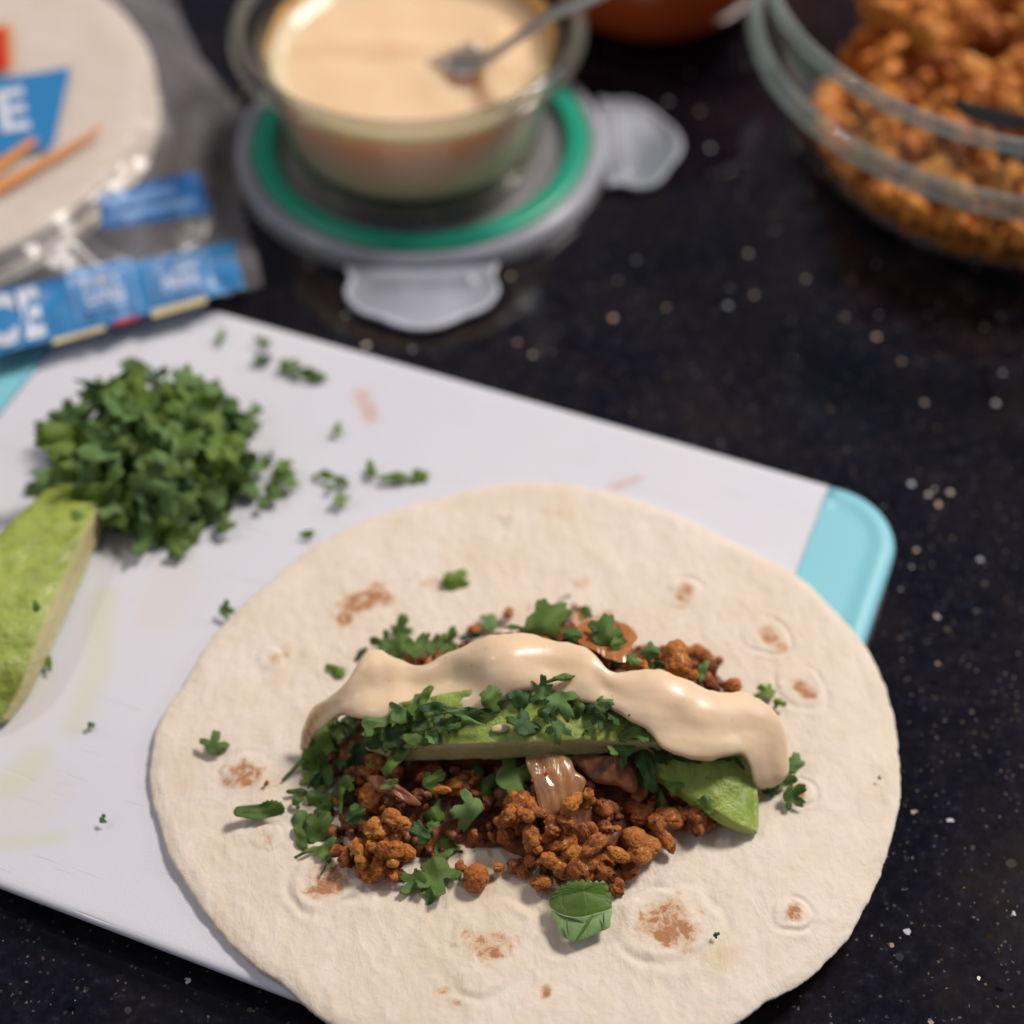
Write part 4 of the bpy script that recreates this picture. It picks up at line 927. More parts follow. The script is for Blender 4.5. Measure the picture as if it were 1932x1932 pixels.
# seed on the avocado, drop of water
c, nn0 = cast(945, 1376)
o = obj('seed', crumb_mesh(31, 1, 1, .05, ICO3, M['cream'])); o.location = c+Vector((0, 0, .0004)); o.scale = (.0026, .0011, .0007); o.rotation_euler = (R_(20), 0, R_(8)); tag(o, 'small pale seed lying on the long avocado slice', 'seed')

# the large leaf with its folded tip, on the tortilla at the front
bl = empty('cilantro_leaf', P(*Cq(1150, 1480), TZ), 'largest cilantro leaf with toothed top and folded lower edge at the front', 'herb', GT)
def folded(pts, mat, name, th, bulge, seed, dz):
    w_ = [P(*Cq(x, y), z+dz) for x, y, z in pts]
    m, loc = patch(name, w_, M[mat], th=th, bulge=bulge, seed=seed, seg=220)
    ul = m.uv_layers.new(name='UVMap'); ul.data.foreach_set('uv', [q for l in m.loops for q in ((m.vertices[l.vertex_index].co.x*55+.1, m.vertices[l.vertex_index].co.y*55+1.3))])
    o = obj(name, m, bl, loc-bl.location); return o
def toothed(L, amp=22, k=4):
    out = []
    for i in range(len(L)-1):
        a = L[i]; b = L[i+1]
        for j in range(k):
            t = j/k; out.append((a[0]+(b[0]-a[0])*t, a[1]+(b[1]-a[1])*t-(amp if j % 2 else 0), a[2]+(b[2]-a[2])*t))
    out.append(L[-1]); return out
up_ = toothed([(890, 1430, .0165), (925, 1350, .018), (1020, 1275, .020), (1130, 1250, .021), (1250, 1262, .021), (1350, 1262, .020), (1400, 1390, .0175), (1395, 1470, .0170)])+[(1300, 1500, .0176), (1160, 1535, .0178), (1030, 1530, .0176), (920, 1480, .0170)]
folded(up_, 'leaf', 'leaf_blade', .0004, .0012, 3, 0)
folded([(905, 1488, .0168), (1020, 1535, .0176), (1150, 1538, .0178), (1290, 1502, .0174), (1395, 1478, .0168), (1388, 1560, .0164), (1378, 1625, .0160), (1290, 1665, .0158), (1180, 1715, .0156), (1085, 1738, .0156), (990, 1690, .0158), (945, 1590, .0163)], 'fold', 'folded_tip', .0004, .0004, 5, .0003)
for a, b, w_ in (((1030, 1560), (1045, 1690), 14), ((1240, 1530), (1120, 1715), 26), ((1330, 1510), (1335, 1630), 12)):
    pa = P(*Cq(*a), .0186); pb = P(*Cq(*b), .0168); side = (pb-pa).cross(-FWD).normalized()*(w_*.2315/7250*.5)
    m, loc = patch('leaf_crease', [pa-side*.5, pa+side*.5, pa.lerp(pb, .5)+side, pb+side*.4, pb-side*.4, pa.lerp(pb, .5)-side], M['leaf'], th=.0003, bulge=.0002, rings=4, seg=40)
    m.uv_layers.new(name='UVMap'); obj('leaf_crease', m, bl, loc-bl.location)

# ---------------------------------------------------------------- cilantro on the board
GB = 'loose cilantro bits scattered on the cutting board'
def bleaf(u, v, s, kind, ang, mat, lab, lift=.0008):
    p = P(u, v, .0104)
    nn_ = Vector((rnd.uniform(-.3, .3), rnd.uniform(-.45, .1), 1)).normalized()
    return leaf(p, nn_, s*1.1, kind, ang, mat, lab, GB, lift=s/FPX*.08+lift)
for q in [
 (172, 1371, 20, 'shard', 60, 'leaf', 'small green bit alone on the lower left of the board'), (195, 1553, 24, 'bit', 20, 'leaf', 'tiny two-toned leaf bit near the lower edge of the board'), (95, 1256, 32, 'strip', 340, 'bright', 'pale green bit right beside the big avocado wedge'),
 (424, 1162, 44, 'shard', 20, 'leaf', 'leaf bit half hidden by the left rim of the tortilla'), (584, 1014, 36, 'shard', 320, 'leaf', 'green bit touching the upper left rim of the tortilla'), (760, 972, 24, 'strip', 85, 'leaf', 'small flat green bit on the back rim of the tortilla'),
 (419, 641, 34, 'strip', 10, 'leaf', 'lone green bit nearest the package on the board'), (500, 653, 40, 'shard', 350, 'bright', 'light green bit at the top of the far cluster'), (490, 685, 44, 'bit', 60, 'dark', 'dark green bit at the left of the far cluster'), (540, 697, 56, 'lobed', 110, 'leaf', 'green leaf in the middle of the far cluster'), (582, 713, 60, 'strip', 100, 'leaf', 'long green leaf at the right of the far cluster'),
 (636, 820, 34, 'bit', 20, 'bright', 'lone pale bit right of the heap, below the orange stain'), (612, 901, 44, 'strip', 110, 'leaf', 'curved green bit right of the heap'), (645, 912, 40, 'bit', 160, 'leaf', 'green bit at the right of the curved one'), (622, 928, 24, 'bit', 0, 'bright', 'little bright bit under the curved one'), (640, 948, 44, 'shard', 90, 'bright', 'bright green bit lowest of the small group beside the heap'),
 (700, 897, 48, 'shard', 40, 'bright', 'bright pointed bit at the left of the three in a row'), (745, 908, 50, 'strip', 85, 'bright', 'flat bit in the middle of the three in a row'), (788, 901, 44, 'shard', 70, 'bright', 'bright bit at the right of the three in a row')]:
    bleaf(*q)
# heap of chopped cilantro
HC = P(295, 880, .01); GH = 'chopped cilantro leaves in the heap on the board'
def heap(x, y):
    X = (x-HC.x)/.030; Y = (y-HC.y)/.030; q = 1-X*X-Y*Y
    return .0102+.021*max(0, q)**.6+.014*fbm(x, y, 0, 2, 55) if q > 0 else .0102
kinds = ['lobed', 'fan', 'shard', 'shard', 'strip', 'fold', 'bit']
mats = ['leaf']*7+['bright']*8+['pale']*4+['dark']*1
ZH = ['back', 'middle', 'front']; ZX = ['left', 'centre', 'right']; TN = {'leaf': 'mid green', 'bright': 'bright green', 'pale': 'pale', 'dark': 'dark'}
hv, hf, huv = [], [], []
for i in range(270):
    core_ = i >= 130
    for _ in range(60):
        X = rnd.uniform(-1, 1); Y = rnd.uniform(-1, 1)
        if X*X+Y*Y < 1.05: break
    if not core_ and rnd.random() < .35: Y = -abs(Y)
    _w = 1+.22*noise.noise((math.atan2(Y, X)*1.3, 4.4, 0))
    x = HC.x+X*.0292*_w; y = HC.y+Y*.0280*_w
    lvl = rnd.uniform(.1, .8) if core_ else rnd.choice((1.05, 1, .92, .8))
    z = .0112+(heap(x, y)-.0102)*lvl
    q = Vector((X*.9, Y*.9-.35, 1)).normalized()
    nn_ = (q+Vector((rnd.uniform(-.75, .75), rnd.uniform(-.75, .75), 0))).normalized()
    mt = rnd.choice(mats); size = rnd.uniform(60, 100) if core_ else rnd.uniform(72, 140); kd = rnd.choice(kinds); ag = rnd.uniform(0, 360)
    if core_:
        m_ = rnd.choice(LM[kd]); s_ = size*.5*.56/FPX; T_ = Matrix.Translation(Vector((x, y, z))) @ orient(nn_, R_(ag)) @ Matrix.Diagonal((s_, s_, s_, 1))
        b0 = len(hv); hv += [T_ @ v_.co for v_ in m_.vertices]; hf += [tuple(k_+b0 for k_ in p_.vertices) for p_ in m_.polygons]
        ud = m_.uv_layers[0].data; huv += [c_ for l_ in range(len(m_.loops)) for c_ in ud[l_].uv]
    else:
        leaf(Vector((x, y, z+.0015)), nn_, size, kd, ag, mt, '%s cilantro piece at the %s %s of the big chopped heap' % (TN[mt], ZH[min(2, int((1-Y)*1.5))], ZX[min(2, int((X+1)*1.5))]), GH)
hm = mesh('chopped_cilantro', hv, hf, [M['dark']]); hm.uv_layers.new(name='UVMap').data.foreach_set('uv', huv)  # dark leaf green paints the shade between pieces inside the heap
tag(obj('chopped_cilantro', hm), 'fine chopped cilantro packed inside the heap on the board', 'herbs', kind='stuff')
for u, v, s in [(500, 880, 60), (530, 895, 60), (550, 915, 50), (520, 935, 60), (480, 930, 60), (455, 900, 60), (500, 950, 40), (545, 880, 40), (470, 870, 50), (420, 1000, 60), (330, 1040, 50), (345, 1030, 40), (115, 795, 60), (150, 780, 60), (240, 690, 60), (265, 700, 60), (300, 735, 60), (200, 740, 60), (390, 750, 60), (440, 760, 60), (465, 810, 60), (485, 780, 40), (255, 1000, 50), (370, 1005, 50)]:
    p = P(u, v, .0125 if (v > 860 or u > 470) else .018)
    leaf(p, (Vector((0, -.3, 1))+Vector((rnd.uniform(-.5, .5), rnd.uniform(-.5, .5), 0))).normalized(), s*1.1, rnd.choice(kinds), rnd.uniform(0, 360), rnd.choice(['leaf', 'bright', 'leaf', 'pale']), '%s cilantro piece on the loose %s fringe of the heap' % ('small' if s < 55 else 'larger', 'right lower' if u > 400 and v > 850 else 'right upper' if u > 380 else 'top' if v < 770 and u > 180 else 'left' if u < 180 else 'bottom'), GH, lift=.001)
# bits stuck on the wedge
VL.update()
for u, v, s, mt, lab in ((147, 975, 36, 'leaf', 'green leaf bit stuck on the upper end of the avocado wedge'), (70, 1145, 34, 'leaf', 'green leaf bit stuck halfway down the avocado wedge')):
    p, n = cast(u, v); leaf(p, (n+Vector((0, -.3, 1))).normalized(), s, 'shard', 20, mt, lab, GB, lift=.0004)

# ---------------------------------------------------------------- container lid (under the small container)
LC = Vector((-.0335, .278, 0))
lid = empty('container_lid', LC, 'round clear plastic lid with green seal ring and clip tabs beneath the small container', 'lid')
obj('lid_plate', lathe(smoothprof([(0, .0040), (.050, .0040), (.0525, .0065), (.0630, .0068), (.0668, .0060), (.0685, .0035), (.0690, .0010), (.0680, .0010), (.066, .0045), (.050, .0030), (0, .0030)], 4), 120, 'lid_plate', [M['lidplastic']]), lid)
obj('seal_ring', lathe(smoothprof([(.0532, .0072), (.0545, .0086), (.0580, .0090), (.0610, .0086), (.0622, .0072)], 4), 120, 'seal_ring', [M['green']]), lid)
obj('lid_rim', lathe(smoothprof([(.0632, .0072), (.0650, .0080), (.0672, .0068), (.0680, .0050)], 4), 120, 'lid_rim', [M['frost']]), lid)
def tab_mesh():
    nx, ny = 26, 16; vs = []; fs = []
    for layer in (0, 1):
        for j in range(ny+1):
            t = j/ny
            for i in range(nx+1):
                s = i/nx*2-1; hw = .0255*(1-max(0, t-.35)**2.2*1.25) if t > .35 else .0255-.0015*math.sin(t/.35*math.pi)
                z = .0045-.0030*t+.0026*math.exp(-((t-.22)/.08)**2)*(abs(s) < .72)+.0022*math.exp(-((t-.95)/.07)**2)-layer*.0012
                r = .067+.029*t*(1-.18*s*s*t)
                vs.append((s*hw, -r, z))
    L = (nx+1)*(ny+1)
    for j in range(ny):
        for i in range(nx):
            a = j*(nx+1)+i; fs.append((a, a+1, a+nx+2, a+nx+1)); fs.append((L+a, L+a+nx+1, L+a+nx+2, L+a+1))
    for i in range(nx): a = ny*(nx+1)+i; fs.append((a, a+1, L+a+1, L+a))
    for j in range(ny):
        a = j*(nx+1); fs.append((a, a+nx+1, L+a+nx+1, L+a)); a += nx; fs.append((a, L+a, L+a+nx+1, a+nx+1))
    return mesh('clip_tab', vs, fs, [M['frost']])
tabm = tab_mesh()
def tabpt(s_, t):
    hw = .0255*(1-max(0, t-.35)**2.2*1.25) if t > .35 else .0255-.0015*math.sin(t/.35*math.pi)
    return Vector((s_*hw, -(.067+.029*t*(1-.18*s_*s_*t)), .0045-.0030*t+.0022*math.exp(-((t-.95)/.07)**2)))
def tubep(pts, r_, name, mat):
    st_ = []
    for i, p in enumerate(pts):
        d = (pts[min(i+1, len(pts)-1)]-pts[max(i-1, 0)]).normalized(); s_ = d.cross(Vector((0, 0, 1))).normalized(); t_ = s_.cross(d)
        st_.append([p+s_*math.cos(a)*r_+t_*math.sin(a)*r_ for a in [2*math.pi*k/6 for k in range(6)]])
    return loft(st_, 2, 2, name, [mat])
ridge = [tabpt(-1, t/8) for t in range(8)]+[tabpt(-1+q/8, 1) for q in range(17)]+[tabpt(1, 1-t/8) for t in range(1, 9)]
ridgem = tubep(ridge, .0010, 'tab_edge', M['frostedge']); hingem = tubep([tabpt(-.75+q*.25, .12) for q in range(7)], .0008, 'tab_hinge', M['frostedge'])
for a in (2, 92, 182):
    o = obj('clip_tab', tabm, lid); o.rotation_euler = (0, 0, R_(a)); obj('tab_edge', ridgem, o); obj('tab_hinge', hingem, o)
# ---------------------------------------------------------------- small glass container
CC = Vector((-.036, .275, .0092))
con = empty('glass_container', CC, 'small round glass container of peach sauce standing on its lid', 'container')
obj('glass_wall', lathe(smoothprof([(0, 0), (.036, 0), (.0435, .0018), (.0468, .0070), (.0503, .030), (.0535, .0440), (.0545, .0470), (.0575, .0475)], 5), 120, 'glass_wall', [M['glass']]), con)
obj('glass_inner_wall', lathe(smoothprof([(0, .003), (.034, .003), (.0420, .0045), (.0448, .0090), (.0482, .030), (.0515, .0450), (.0560, .0500)], 5), 120, 'glass_inner_wall', [M['glass']]), con)
obj('glass_rim', lathe(smoothprof([(.0562, .0500), (.0572, .0524), (.0592, .0528), (.0612, .0505), (.0622, .0470), (.0605, .0448), (.0578, .0455), (.0566, .0475), (.0562, .0500)], 4), 140, 'glass_rim', [M['rimc']]), con)
obj('glass_foot', lathe(smoothprof([(.0380, .0002), (.0430, .0001), (.0462, .0012), (.0476, .0040), (.0462, .0052), (.0425, .0026), (.0380, .0016), (.0380, .0002)], 4), 120, 'glass_foot', [M['rimc']]), con)
# sauce in it (rests inside: a thing of its own)
nr = 40; na = 110; vs = [(0, 0, .0365)]; fs = []
def ctop(x, y):
    a = math.hypot(x, y)
    return .0352+.0022*fbm(x, y, 1, 3, 35)+.0035*smooth(.042, .050, a)+.0022*math.exp(-(((x+.012)/.026)**2+((y-.010)/.006)**2))-.0014*math.exp(-(((x+.008)/.028)**2+((y-.001)/.005)**2))+.0025*math.exp(-(((x-.032)/.007)**2+((y-.006)/.012)**2))
for i in range(1, nr+1):
    for j in range(na):
        a = 2*math.pi*j/na; r = .0492*i/nr; vs.append((r*math.cos(a), r*math.sin(a), ctop(r*math.cos(a), r*math.sin(a))))
side = [(.0488, .034), (.0478, .0285), (.0464, .021), (.0453, .0140), (.0440, .0085), (.0405, .0048), (.030, .0036)]
for r, z in side:
    for j in range(na):
        a = 2*math.pi*j/na; vs.append((r*math.cos(a), r*math.sin(a), z))
fs = [(0, 1+j, 1+(j+1) % na) for j in range(na)]
for i in range(nr-1+len(side)):
    for j in range(na):
        a = 1+i*na+j; b = 1+i*na+(j+1) % na; fs.append((a, a+na, b+na, b))
M['csauce'] = NT('container_sauce').set(Base_Color=(.84, .62, .40, 1), Roughness=.35, Subsurface_Weight=.8, Subsurface_Scale=.016).m
M['csauce'].node_tree.nodes['Principled BSDF'].inputs['Subsurface Radius'].default_value = (1, .6, .3)
csauce = obj('sauce', mesh('sauce', vs, fs, [M['csauce']]), loc=CC)
tag(csauce, 'peach coloured creamy sauce filling the small glass container', 'sauce')
# smear of sauce up the far inner wall
sv = []; sf = []; n1, n2 = 60, 10
for i in range(n1+1):
    a = R_(-8+196*i/n1); top = .046-.006*abs(fbm(i*.1, 3, 0, 3, 1.0))-.004*smooth(.5, 1, i/n1)
    for j in range(n2+1):
        z = .034+(top-.034)*j/n2; r = .0482+(.0515-.0482)*(z-.030)/.015-.0006
        sv.append((r*math.cos(a), r*math.sin(a), z))
for i in range(n1):
    for j in range(n2):
        a = i*(n2+1)+j; sf.append((a, a+1, a+n2+2, a+n2+1))
obj('smear', mesh('smear', sv, sf, [M['smear']]), csauce)
# fork --------------------------------------------------------------------------------
fork = empty('fork', P(890, 115, .05), 'steel fork leaning in the sauce of the small container', 'fork')
fo = fork.location
def tube(pts, rads, name, mat, n=14, flat=1.0):
    st_ = []
    for i, p in enumerate(pts):
        d = (pts[min(i+1, len(pts)-1)]-pts[max(i-1, 0)]).normalized(); s = d.cross(Vector((0, 0, 1))).normalized(); t_ = s.cross(d)
        st_.append([p+s*math.cos(a)*rads[i]+t_*math.sin(a)*rads[i]*flat for a in [2*math.pi*k/8 for k in range(8)]])
    return loft(st_, 6, 2, name, [mat])
hp = [P(922, 112, .0515), P(955, 88, .058), P(985, 66, .064), P(1040, 28, .073), P(1130, -12, .084), P(1300, -110, .105)]
obj('handle', tube([p-fo for p in hp], [.0042, .0034, .0030, .0033, .0040, .0055], 'handle', M['steel'], flat=.5), fork)
hd = [P(925, 112, .0510), P(905, 118, .0485), P(885, 116, .0468), P(865, 108, .0455)]
obj('head', tube([p-fo for p in hd], [.0035, .0085, .0098, .0088], 'head', M['steel'], flat=.14), fork)
for k in range(4):
    o_ = (k-1.5)*.0050; dirv = (hd[3]-hd[1]).normalized(); s_ = dirv.cross(Vector((0, 0, 1))).normalized()
    p0 = hd[3]-dirv*.002+s_*o_; obj('tine', tube([p0-fo, p0+dirv*.009-fo, p0+dirv*.018-Vector((0, 0, .003))-fo], [.0015, .0013, .0009], 'tine', M['steel'], flat=.6), fork)

# ---------------------------------------------------------------- big glass bowl of crumble
BC = Vector((.183, .277, 0))
bowl = empty('glass_bowl', BC, 'large clear glass mixing bowl of crumble at the upper right', 'bowl')
obj('bowl_wall', lathe(smoothprof([(0, .0005), (.050, .0005), (.060, .0015), (.072, .0080), (.084, .0210), (.0925, .038), (.0965, .0510)], 6), 150, 'bowl_wall', [M['glass']]), bowl)
obj('bowl_inner_wall', lathe(smoothprof([(0, .004), (.050, .004), (.060, .0055), (.070, .0115), (.0805, .0240), (.0888, .040), (.0928, .0530), (.0940, .0740)], 6), 150, 'bowl_inner_wall', [M['glass']]), bowl)
obj('bowl_foot', lathe(smoothprof([(.052, .0004), (.060, .0006), (.0665, .0030), (.0690, .0065), (.066, .0080), (.058, .0045), (.052, .0030), (.052, .0004)], 4), 150, 'bowl_foot', [M['rimb']]), bowl)
obj('bowl_collar', lathe(smoothprof([(.0958, .0500), (.0990, .0505), (.1008, .0535), (.1000, .0575), (.0972, .0590), (.0955, .0560), (.0958, .0500)], 4), 160, 'bowl_collar', [M['rimb']]), bowl)
obj('bowl_upper_wall', lathe(smoothprof([(.0970, .0585), (.0972, .0680), (.0975, .0760)], 4), 150, 'bowl_upper_wall', [M['glass']]), bowl)
obj('bowl_rim', lathe(smoothprof([(.0942, .0748), (.0945, .0780), (.0962, .0794), (.0982, .0782), (.0986, .0752), (.0964, .0738), (.0942, .0748)], 4), 160, 'bowl_rim', [M['rimb']]), bowl)
def bh(x, y):
    a = math.hypot(x, y)
    return .0285+.016*math.exp(-(((x-.01)/.05)**2+((y-.02)/.05)**2))+.006*fbm(x, y, 2, 2, 30)
GC = 'fried crumble pieces in the glass bowl'
CRh = [crumb_mesh(40+i, 2+i % 5, (1, 1.4, 1.8)[i % 3], .2, ICO3, M['crumbbowl']) for i in range(8)]
def place_bc(x, y, z, sz):
    o = obj('crumble_piece', rnd.choice(CRh)); o.location = (BC.x+x, BC.y+y, z); o.rotation_euler = (rnd.uniform(0, 6), rnd.uniform(0, 6), rnd.uniform(0, 6)); o.scale = (sz/2,)*3
    tag(o, '%s orange crumble in the glass bowl, %s, %s' % ('large' if sz > .0165 else 'middling' if sz > .0135 else 'small', 'far back' if y > .05 else 'back' if y > .02 else 'middle' if y > -.015 else 'front' if y > -.045 else 'very front', 'by its left wall' if x < -.042 else 'left of the spoon' if x < -.022 else 'near the spoon' if x < -.005 else 'at the photo edge'), 'food crumb', GC)
def inner_r(z): return .060+(.0925-.060)*math.sqrt(max(0, min(1, (z-.004)/.049)))-.001
cnt = 0
while cnt < 150:
    x = rnd.uniform(-.085, .03); y = rnd.uniform(-.085, .085)
    z = bh(x, y); 
    if math.hypot(x, y) > inner_r(z)-.006 or (x < -.078): continue
    u_ = Vector((BC.x+x, BC.y+y, z))-CAM; d_ = u_.dot(FWD); pu = 966+FPX*u_.dot(RGT)/d_; pv = 966-FPX*u_.dot(UPV)/d_
    if pu > 1990 or pv < -60: continue
    if x < -.046+.012*math.sin(y*80)-.35*max(0, -.02-y): continue
    place_bc(x, y, z+rnd.uniform(-.002, .003), rnd.uniform(.0105, .0195)); cnt += 1
# everything below the top layer: one mass
import numpy as np
bv, bf = ico(2); stuffv = []; stufff = []
protos = []
for s_ in range(4):
    m_ = crumb_mesh(70+s_, 3, 1.3, .25, (bv, bf), M['crumbbowl']); protos.append([v.co.copy() for v in m_.vertices]); bpy.data.meshes.remove(m_)
k = 0
while k < 2200:
    z = rnd.uniform(.006, .036); R0 = inner_r(z)
    a = rnd.uniform(0, 2*math.pi); r = R0*math.sqrt(rnd.uniform(.25, .985)); x = r*math.cos(a); y = r*math.sin(a)
    if rnd.random() < .6: r = R0-.0025-rnd.uniform(0, .003); x = r*math.cos(a); y = r*math.sin(a)
    if z > bh(x, y) or x > .05: k += 1; continue
    if x < -.050-.35*max(0, -.02-y) and z > .014: k += 1; continue
    q = Matrix.Rotation(rnd.uniform(0, 6.28), 3, 'Z') @ Matrix.Rotation(rnd.uniform(0, 6.28), 3, 'X'); s_ = rnd.uniform(.0030, .0062); b0 = len(stuffv); c_ = Vector((x, y, z))
    r2 = math.hypot(x, y)+s_*.7
    if r2 > R0: c_ *= 1; c_.x *= R0/r2; c_.y *= R0/r2
    for v_ in rnd.choice(protos): stuffv.append(q @ v_*s_+c_)
    stufff += [tuple(i+b0 for i in f) for f in bf]; k += 1
tag(obj('crumble_mass', mesh('crumble_mass', stuffv, stufff, [M['crumbmass']]), loc=BC), 'mass of small orange crumble seen through the side of the glass bowl', 'food', kind='stuff')
# spoon half buried
sp = empty('spoon', P(1860, 215, .05), 'black spoon half buried in the crumble in the bowl', 'spoon'); so = sp.location
obj('spoon_bowl', tube([p-so for p in (P(1800, 190, .046), P(1830, 205, .048), P(1880, 222, .050), P(1940, 232, .053), P(1975, 230, .055))], [.002, .005, .006, .005, .003], 'spoon_bowl', M['black'], flat=.18), sp)
obj('handle', tube([p-so for p in (P(1970, 231, .055), P(2050, 200, .070), P(2200, 120, .095))], [.004, .0032, .0045], 'handle', M['black'], flat=.5), sp)

# ---------------------------------------------------------------- red bowl at the top edge
rb = empty('red_bowl', (.056, .378, 0), 'rounded glossy orange-red bowl cut by the top edge of the photo', 'bowl')
obj('bowl_body', lathe(smoothprof([(0, .001), (.026, .001), (.036, .004), (.048, .016), (.055, .032), (.058, .048), (.056, .049), (.052, .032), (.044, .017), (0, .010)], 5), 100, 'bowl_body', [M['salsa']]), rb)
obj('foot_ring', lathe([(.020, .0000), (.0265, .0000), (.0280, .0022), (.024, .003)], 80, 'foot_ring', [M['salsa']]), rb)

# ---------------------------------------------------------------- package of tortillas
SC = Vector((-.228, .272, 0)); SR = .100
tm2 = mat_tortilla('packed_tortilla')
def disc(seed, r):
    vs = [(0, 0, 0)]; fs = []; n = 90; k = 10
    for i in range(1, k+1):
        for j in range(n):
            a = 2*math.pi*j/n; q = r*i/k*(1+.006*noise.noise((math.cos(a)*2, math.sin(a)*2, seed)))
            vs.append((q*math.cos(a), q*math.sin(a), .0006*fbm(q*math.cos(a), q*math.sin(a), seed, 2, 40)))
    for dz, dr in ((-.0010, .0005), (-.0019, 0)):
        for j in range(n): a = 2*math.pi*j/n; q = r+dr; vs.append((q*math.cos(a), q*math.sin(a), dz))
    fs = [(0, 1+j, 1+(j+1) % n) for j in range(n)]
    for i in range(k+1):
        for j in range(n):
            a = 1+i*n+j; b = 1+i*n+(j+1) % n; fs.append((a, a+n, b+n, b))
    return mesh('packed_tortilla', vs, fs, [tm2])
words = ['topmost', 'second', 'third', 'fourth', 'fifth', 'sixth']
for i in range(6):
    o = obj('packed_tortilla', disc(i, SR*rnd.uniform(.96, .985)), loc=(SC.x+rnd.uniform(-.003, .003), SC.y+rnd.uniform(-.003, .003), .0290-.0024*i))
    tag(o, '%s flour tortilla of the stack inside the plastic package' % words[i], 'tortilla', 'flour tortillas in the package')
def film(x, y):
    return film0(x, y)
def film0(x, y):
    d = math.hypot(x-SC.x, y-SC.y); X, Y = bd(x, y)
    base = .0035+.0105*smooth(.150, .130, Y) if False else .0035+.0095*smooth(.140, .131, Y)
    # strip near the front stands up a little over the board
    pa = P(440, 500, .02); pb = P(0, 605, .02); t_ = ((x-pa.x)*(pb.y-pa.y)-(y-pa.y)*(pb.x-pa.x))/(pb-pa).length
    fr = math.exp(-(t_/.016)**2)
    d += .006*fbm(x, y, 8, 2, 30)
    h = base+(.0310-base)*(1-smooth(SR-.004, SR+.034, d))
    h = max(h, base*(1-fr)+.0195*fr)
    cr = 1-smooth(SR*.7, SR+.01, d); cr = 1-cr*.85
    return h+cr*(.0045*abs(fbm(x, y, 5, 3, 34))+.0028*abs(fbm(x+y, y-x, 5, 3, 80)))
RB = [(327, -40), (327, 0), (352, 60), (375, 109), (404, 145), (473, 218), (468, 300), (455, 386), (470, 450), (497, 538)]
pk = empty('tortilla_package', (-.17, .2, .0), 'clear plastic tortilla package with blue printed labels at the upper left', 'package')
po = pk.location
def flat_off(p): return (p-po)
rbw = [hitf(u, v, film) for u, v in RB]
# front boundary (lower edge of seal strip), right boundary
fb = [hitf(u, v, film) for u, v in ((497, 538), (466, 548), (300, 590), (150, 632), (0, 668), (-120, 695))]
nx, ny = 110, 130; vs = []; idx = {}
def rightx(y):
    for a, b in zip(rbw, rbw[1:]):
        if min(a.y, b.y) <= y <= max(a.y, b.y) and abs(a.y-b.y) > 1e-6: return a.x+(b.x-a.x)*(y-a.y)/(b.y-a.y)
    return rbw[0].x if y > rbw[0].y else rbw[-1].x
def fronty(x):
    for a, b in zip(fb, fb[1:]):
        if b.x <= x <= a.x: return a.y+(b.y-a.y)*(x-a.x)/(b.x-a.x)
    return fb[0].y if x > fb[0].x else fb[-1].y
X0 = -.345; Y1 = .40
for j in range(ny+1):
    for i in range(nx+1):
        t_ = j/ny; s_ = i/nx
        x = X0+(-.085-X0)*s_; y = fronty(x)+(Y1-fronty(x))*t_
        xr = rightx(y); x = X0+(xr-X0)*s_; y = max(y, fronty(x))
        vs.append(Vector((x, y, film(x, y)+.0002))-po)
fs = [(j*(nx+1)+i, j*(nx+1)+i+1, (j+1)*(nx+1)+i+1, (j+1)*(nx+1)+i) for j in range(ny) for i in range(nx)]
obj('bag_film', mesh('bag_film', vs, fs, [M['film']]), pk)
def lerp2(Q, s, t):
    a, b, c, d = [Vector(q) for q in Q]     # TL, TR, BR, BL
    return a.lerp(b, s).lerp(d.lerp(c, s), t)
def printq(Q, mat, name, off=.0005, nx=24, ny=8, parent=pk, smoothh=True, th=0):
    vs = []
    for j in range(ny+1):
        for i in range(nx+1):
            q = lerp2(Q, i/nx, j/ny); vs.append(hitf(q.x, q.y, film, off)-po)
    fs = [(j*(nx+1)+i, (j+1)*(nx+1)+i, (j+1)*(nx+1)+i+1, j*(nx+1)+i+1) for j in range(ny) for i in range(nx)]
    o = obj(name, mesh(name, vs, fs, [M[mat]]), parent); return o
def textq(txt, Q, mat, name, parent, off=.0009, bold=.03, xs=1):
    cu = bpy.data.curves.new('t', 'FONT'); cu.body = txt; cu.size = 1; cu.offset = bold; cu.resolution_u = 3
    to = bpy.data.objects.new('t', cu); m = bpy.data.meshes.new_from_object(to)
    xs_ = [v.co.x for v in m.vertices]; ys_ = [v.co.y for v in m.vertices]; x0, x1, y0, y1 = min(xs_), max(xs_), min(ys_), max(ys_)
    vs = []
    for v in m.vertices:
        q = lerp2(Q, (v.co.x-x0)/(x1-x0), 1-(v.co.y-y0)/(y1-y0)); vs.append(hitf(q.x, q.y, film, off)-po)
    fs = [tuple(p.vertices) for p in m.polygons]
    bpy.data.meshes.remove(m); bpy.data.objects.remove(to); bpy.data.curves.remove(cu)
    return obj(name, mesh(name, vs, fs, [M[mat]], smooth=False), parent)
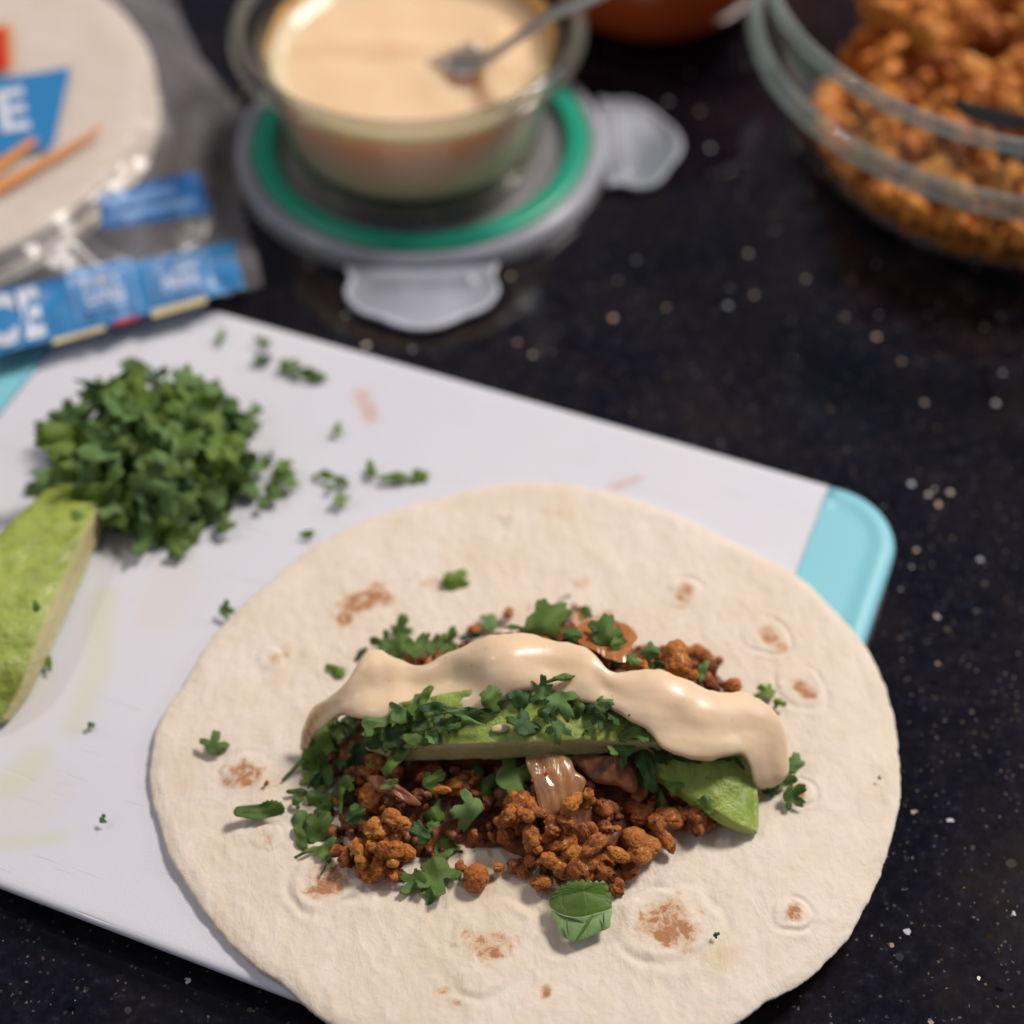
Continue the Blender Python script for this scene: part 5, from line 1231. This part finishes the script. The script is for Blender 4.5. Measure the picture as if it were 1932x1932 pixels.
# seal strip with large letters and two badges
strip = printq([(-60, 560), (441, 455), (462, 543), (-60, 683)], 'blue', 'seal_strip', nx=60)
C0 = [(-8, 566), (22, 560), (42, 634), (12, 643)]
textq('C', [(-38, 562), (24, 549), (38, 648), (-26, 661)], 'white', 'printed_letter', strip, bold=.05)
textq('E', [(30, 548), (68, 539), (88, 632), (52, 642)], 'white', 'printed_letter', strip, bold=.05)
def badge(Q, lines, lab):
    b = printq(Q, 'lblue', 'badge', .0008, 12, 8, strip)
    def inner(s0, s1, t0, t1): return [tuple(lerp2(Q, a, c)) for a, c in ((s0, t0), (s1, t0), (s1, t1), (s0, t1))]
    printq(inner(.07, .93, .07, .93), 'blue', 'badge_border', .0010, 12, 8, strip)
    printq(inner(.14, .86, .12, .88), 'lblue', 'badge_field', .0012, 12, 8, strip)
    k = len(lines)
    for i, tx in enumerate(lines): textq(tx, inner(.2, .8, .2+i*.62/k, .2+(i+.75)*.62/k), 'white', 'printed_line', strip, .0014, .02)
badge([(122, 512), (246, 486), (268, 580), (146, 604)], ['NET', 'CARBS'], '')
badge([(266, 490), (388, 468), (408, 548), (290, 573)], ['HIGH', 'FIBER'], '')
printq([(100, 640), (196, 613), (200, 622), (100, 650)], 'cream', 'printed_band', .0011, 10, 2, strip)
printq([(285, 585), (388, 558), (392, 570), (288, 600)], 'cream', 'printed_band', .0011, 10, 2, strip)
printq([(212, 608), (262, 594), (264, 600), (214, 614)], 'red', 'printed_band', .0011, 8, 2, strip)
# small side label with two lines of print
lab = printq([(184, 368), (372, 322), (402, 402), (194, 432)], 'deepblue', 'side_label', nx=30)
printq([(200, 378), (325, 350), (330, 366), (202, 396)], 'lblue', 'printed_line', .0009, 16, 2, lab)
printq([(200, 405), (365, 372), (368, 386), (204, 418)], 'lblue', 'printed_line', .0009, 16, 2, lab)
# front label over the stack
fl = printq([(-120, 168), (134, 126), (99, 277), (-120, 312)], 'blue', 'front_label', nx=30, ny=16)
textq('E', [(-10, 172), (44, 163), (58, 242), (4, 250)], 'white', 'printed_letter', fl)
printq([(-70, 55), (20, 45), (26, 128), (-70, 146)], 'orange', 'red_badge', .0008, 10, 10, fl)
printq([(-70, 62), (9, 52), (14, 128), (-70, 146)], 'red', 'red_badge_field', .0012, 10, 10, fl)
for Q in ([(-20, 312), (60, 258), (74, 266), (-20, 338)], [(-20, 350), (110, 284), (128, 288), (-20, 375)], [(100, 290), (190, 236), (196, 242), (112, 300)]):
    printq(Q, 'orange', 'printed_wheat', .0011, 14, 3, fl)
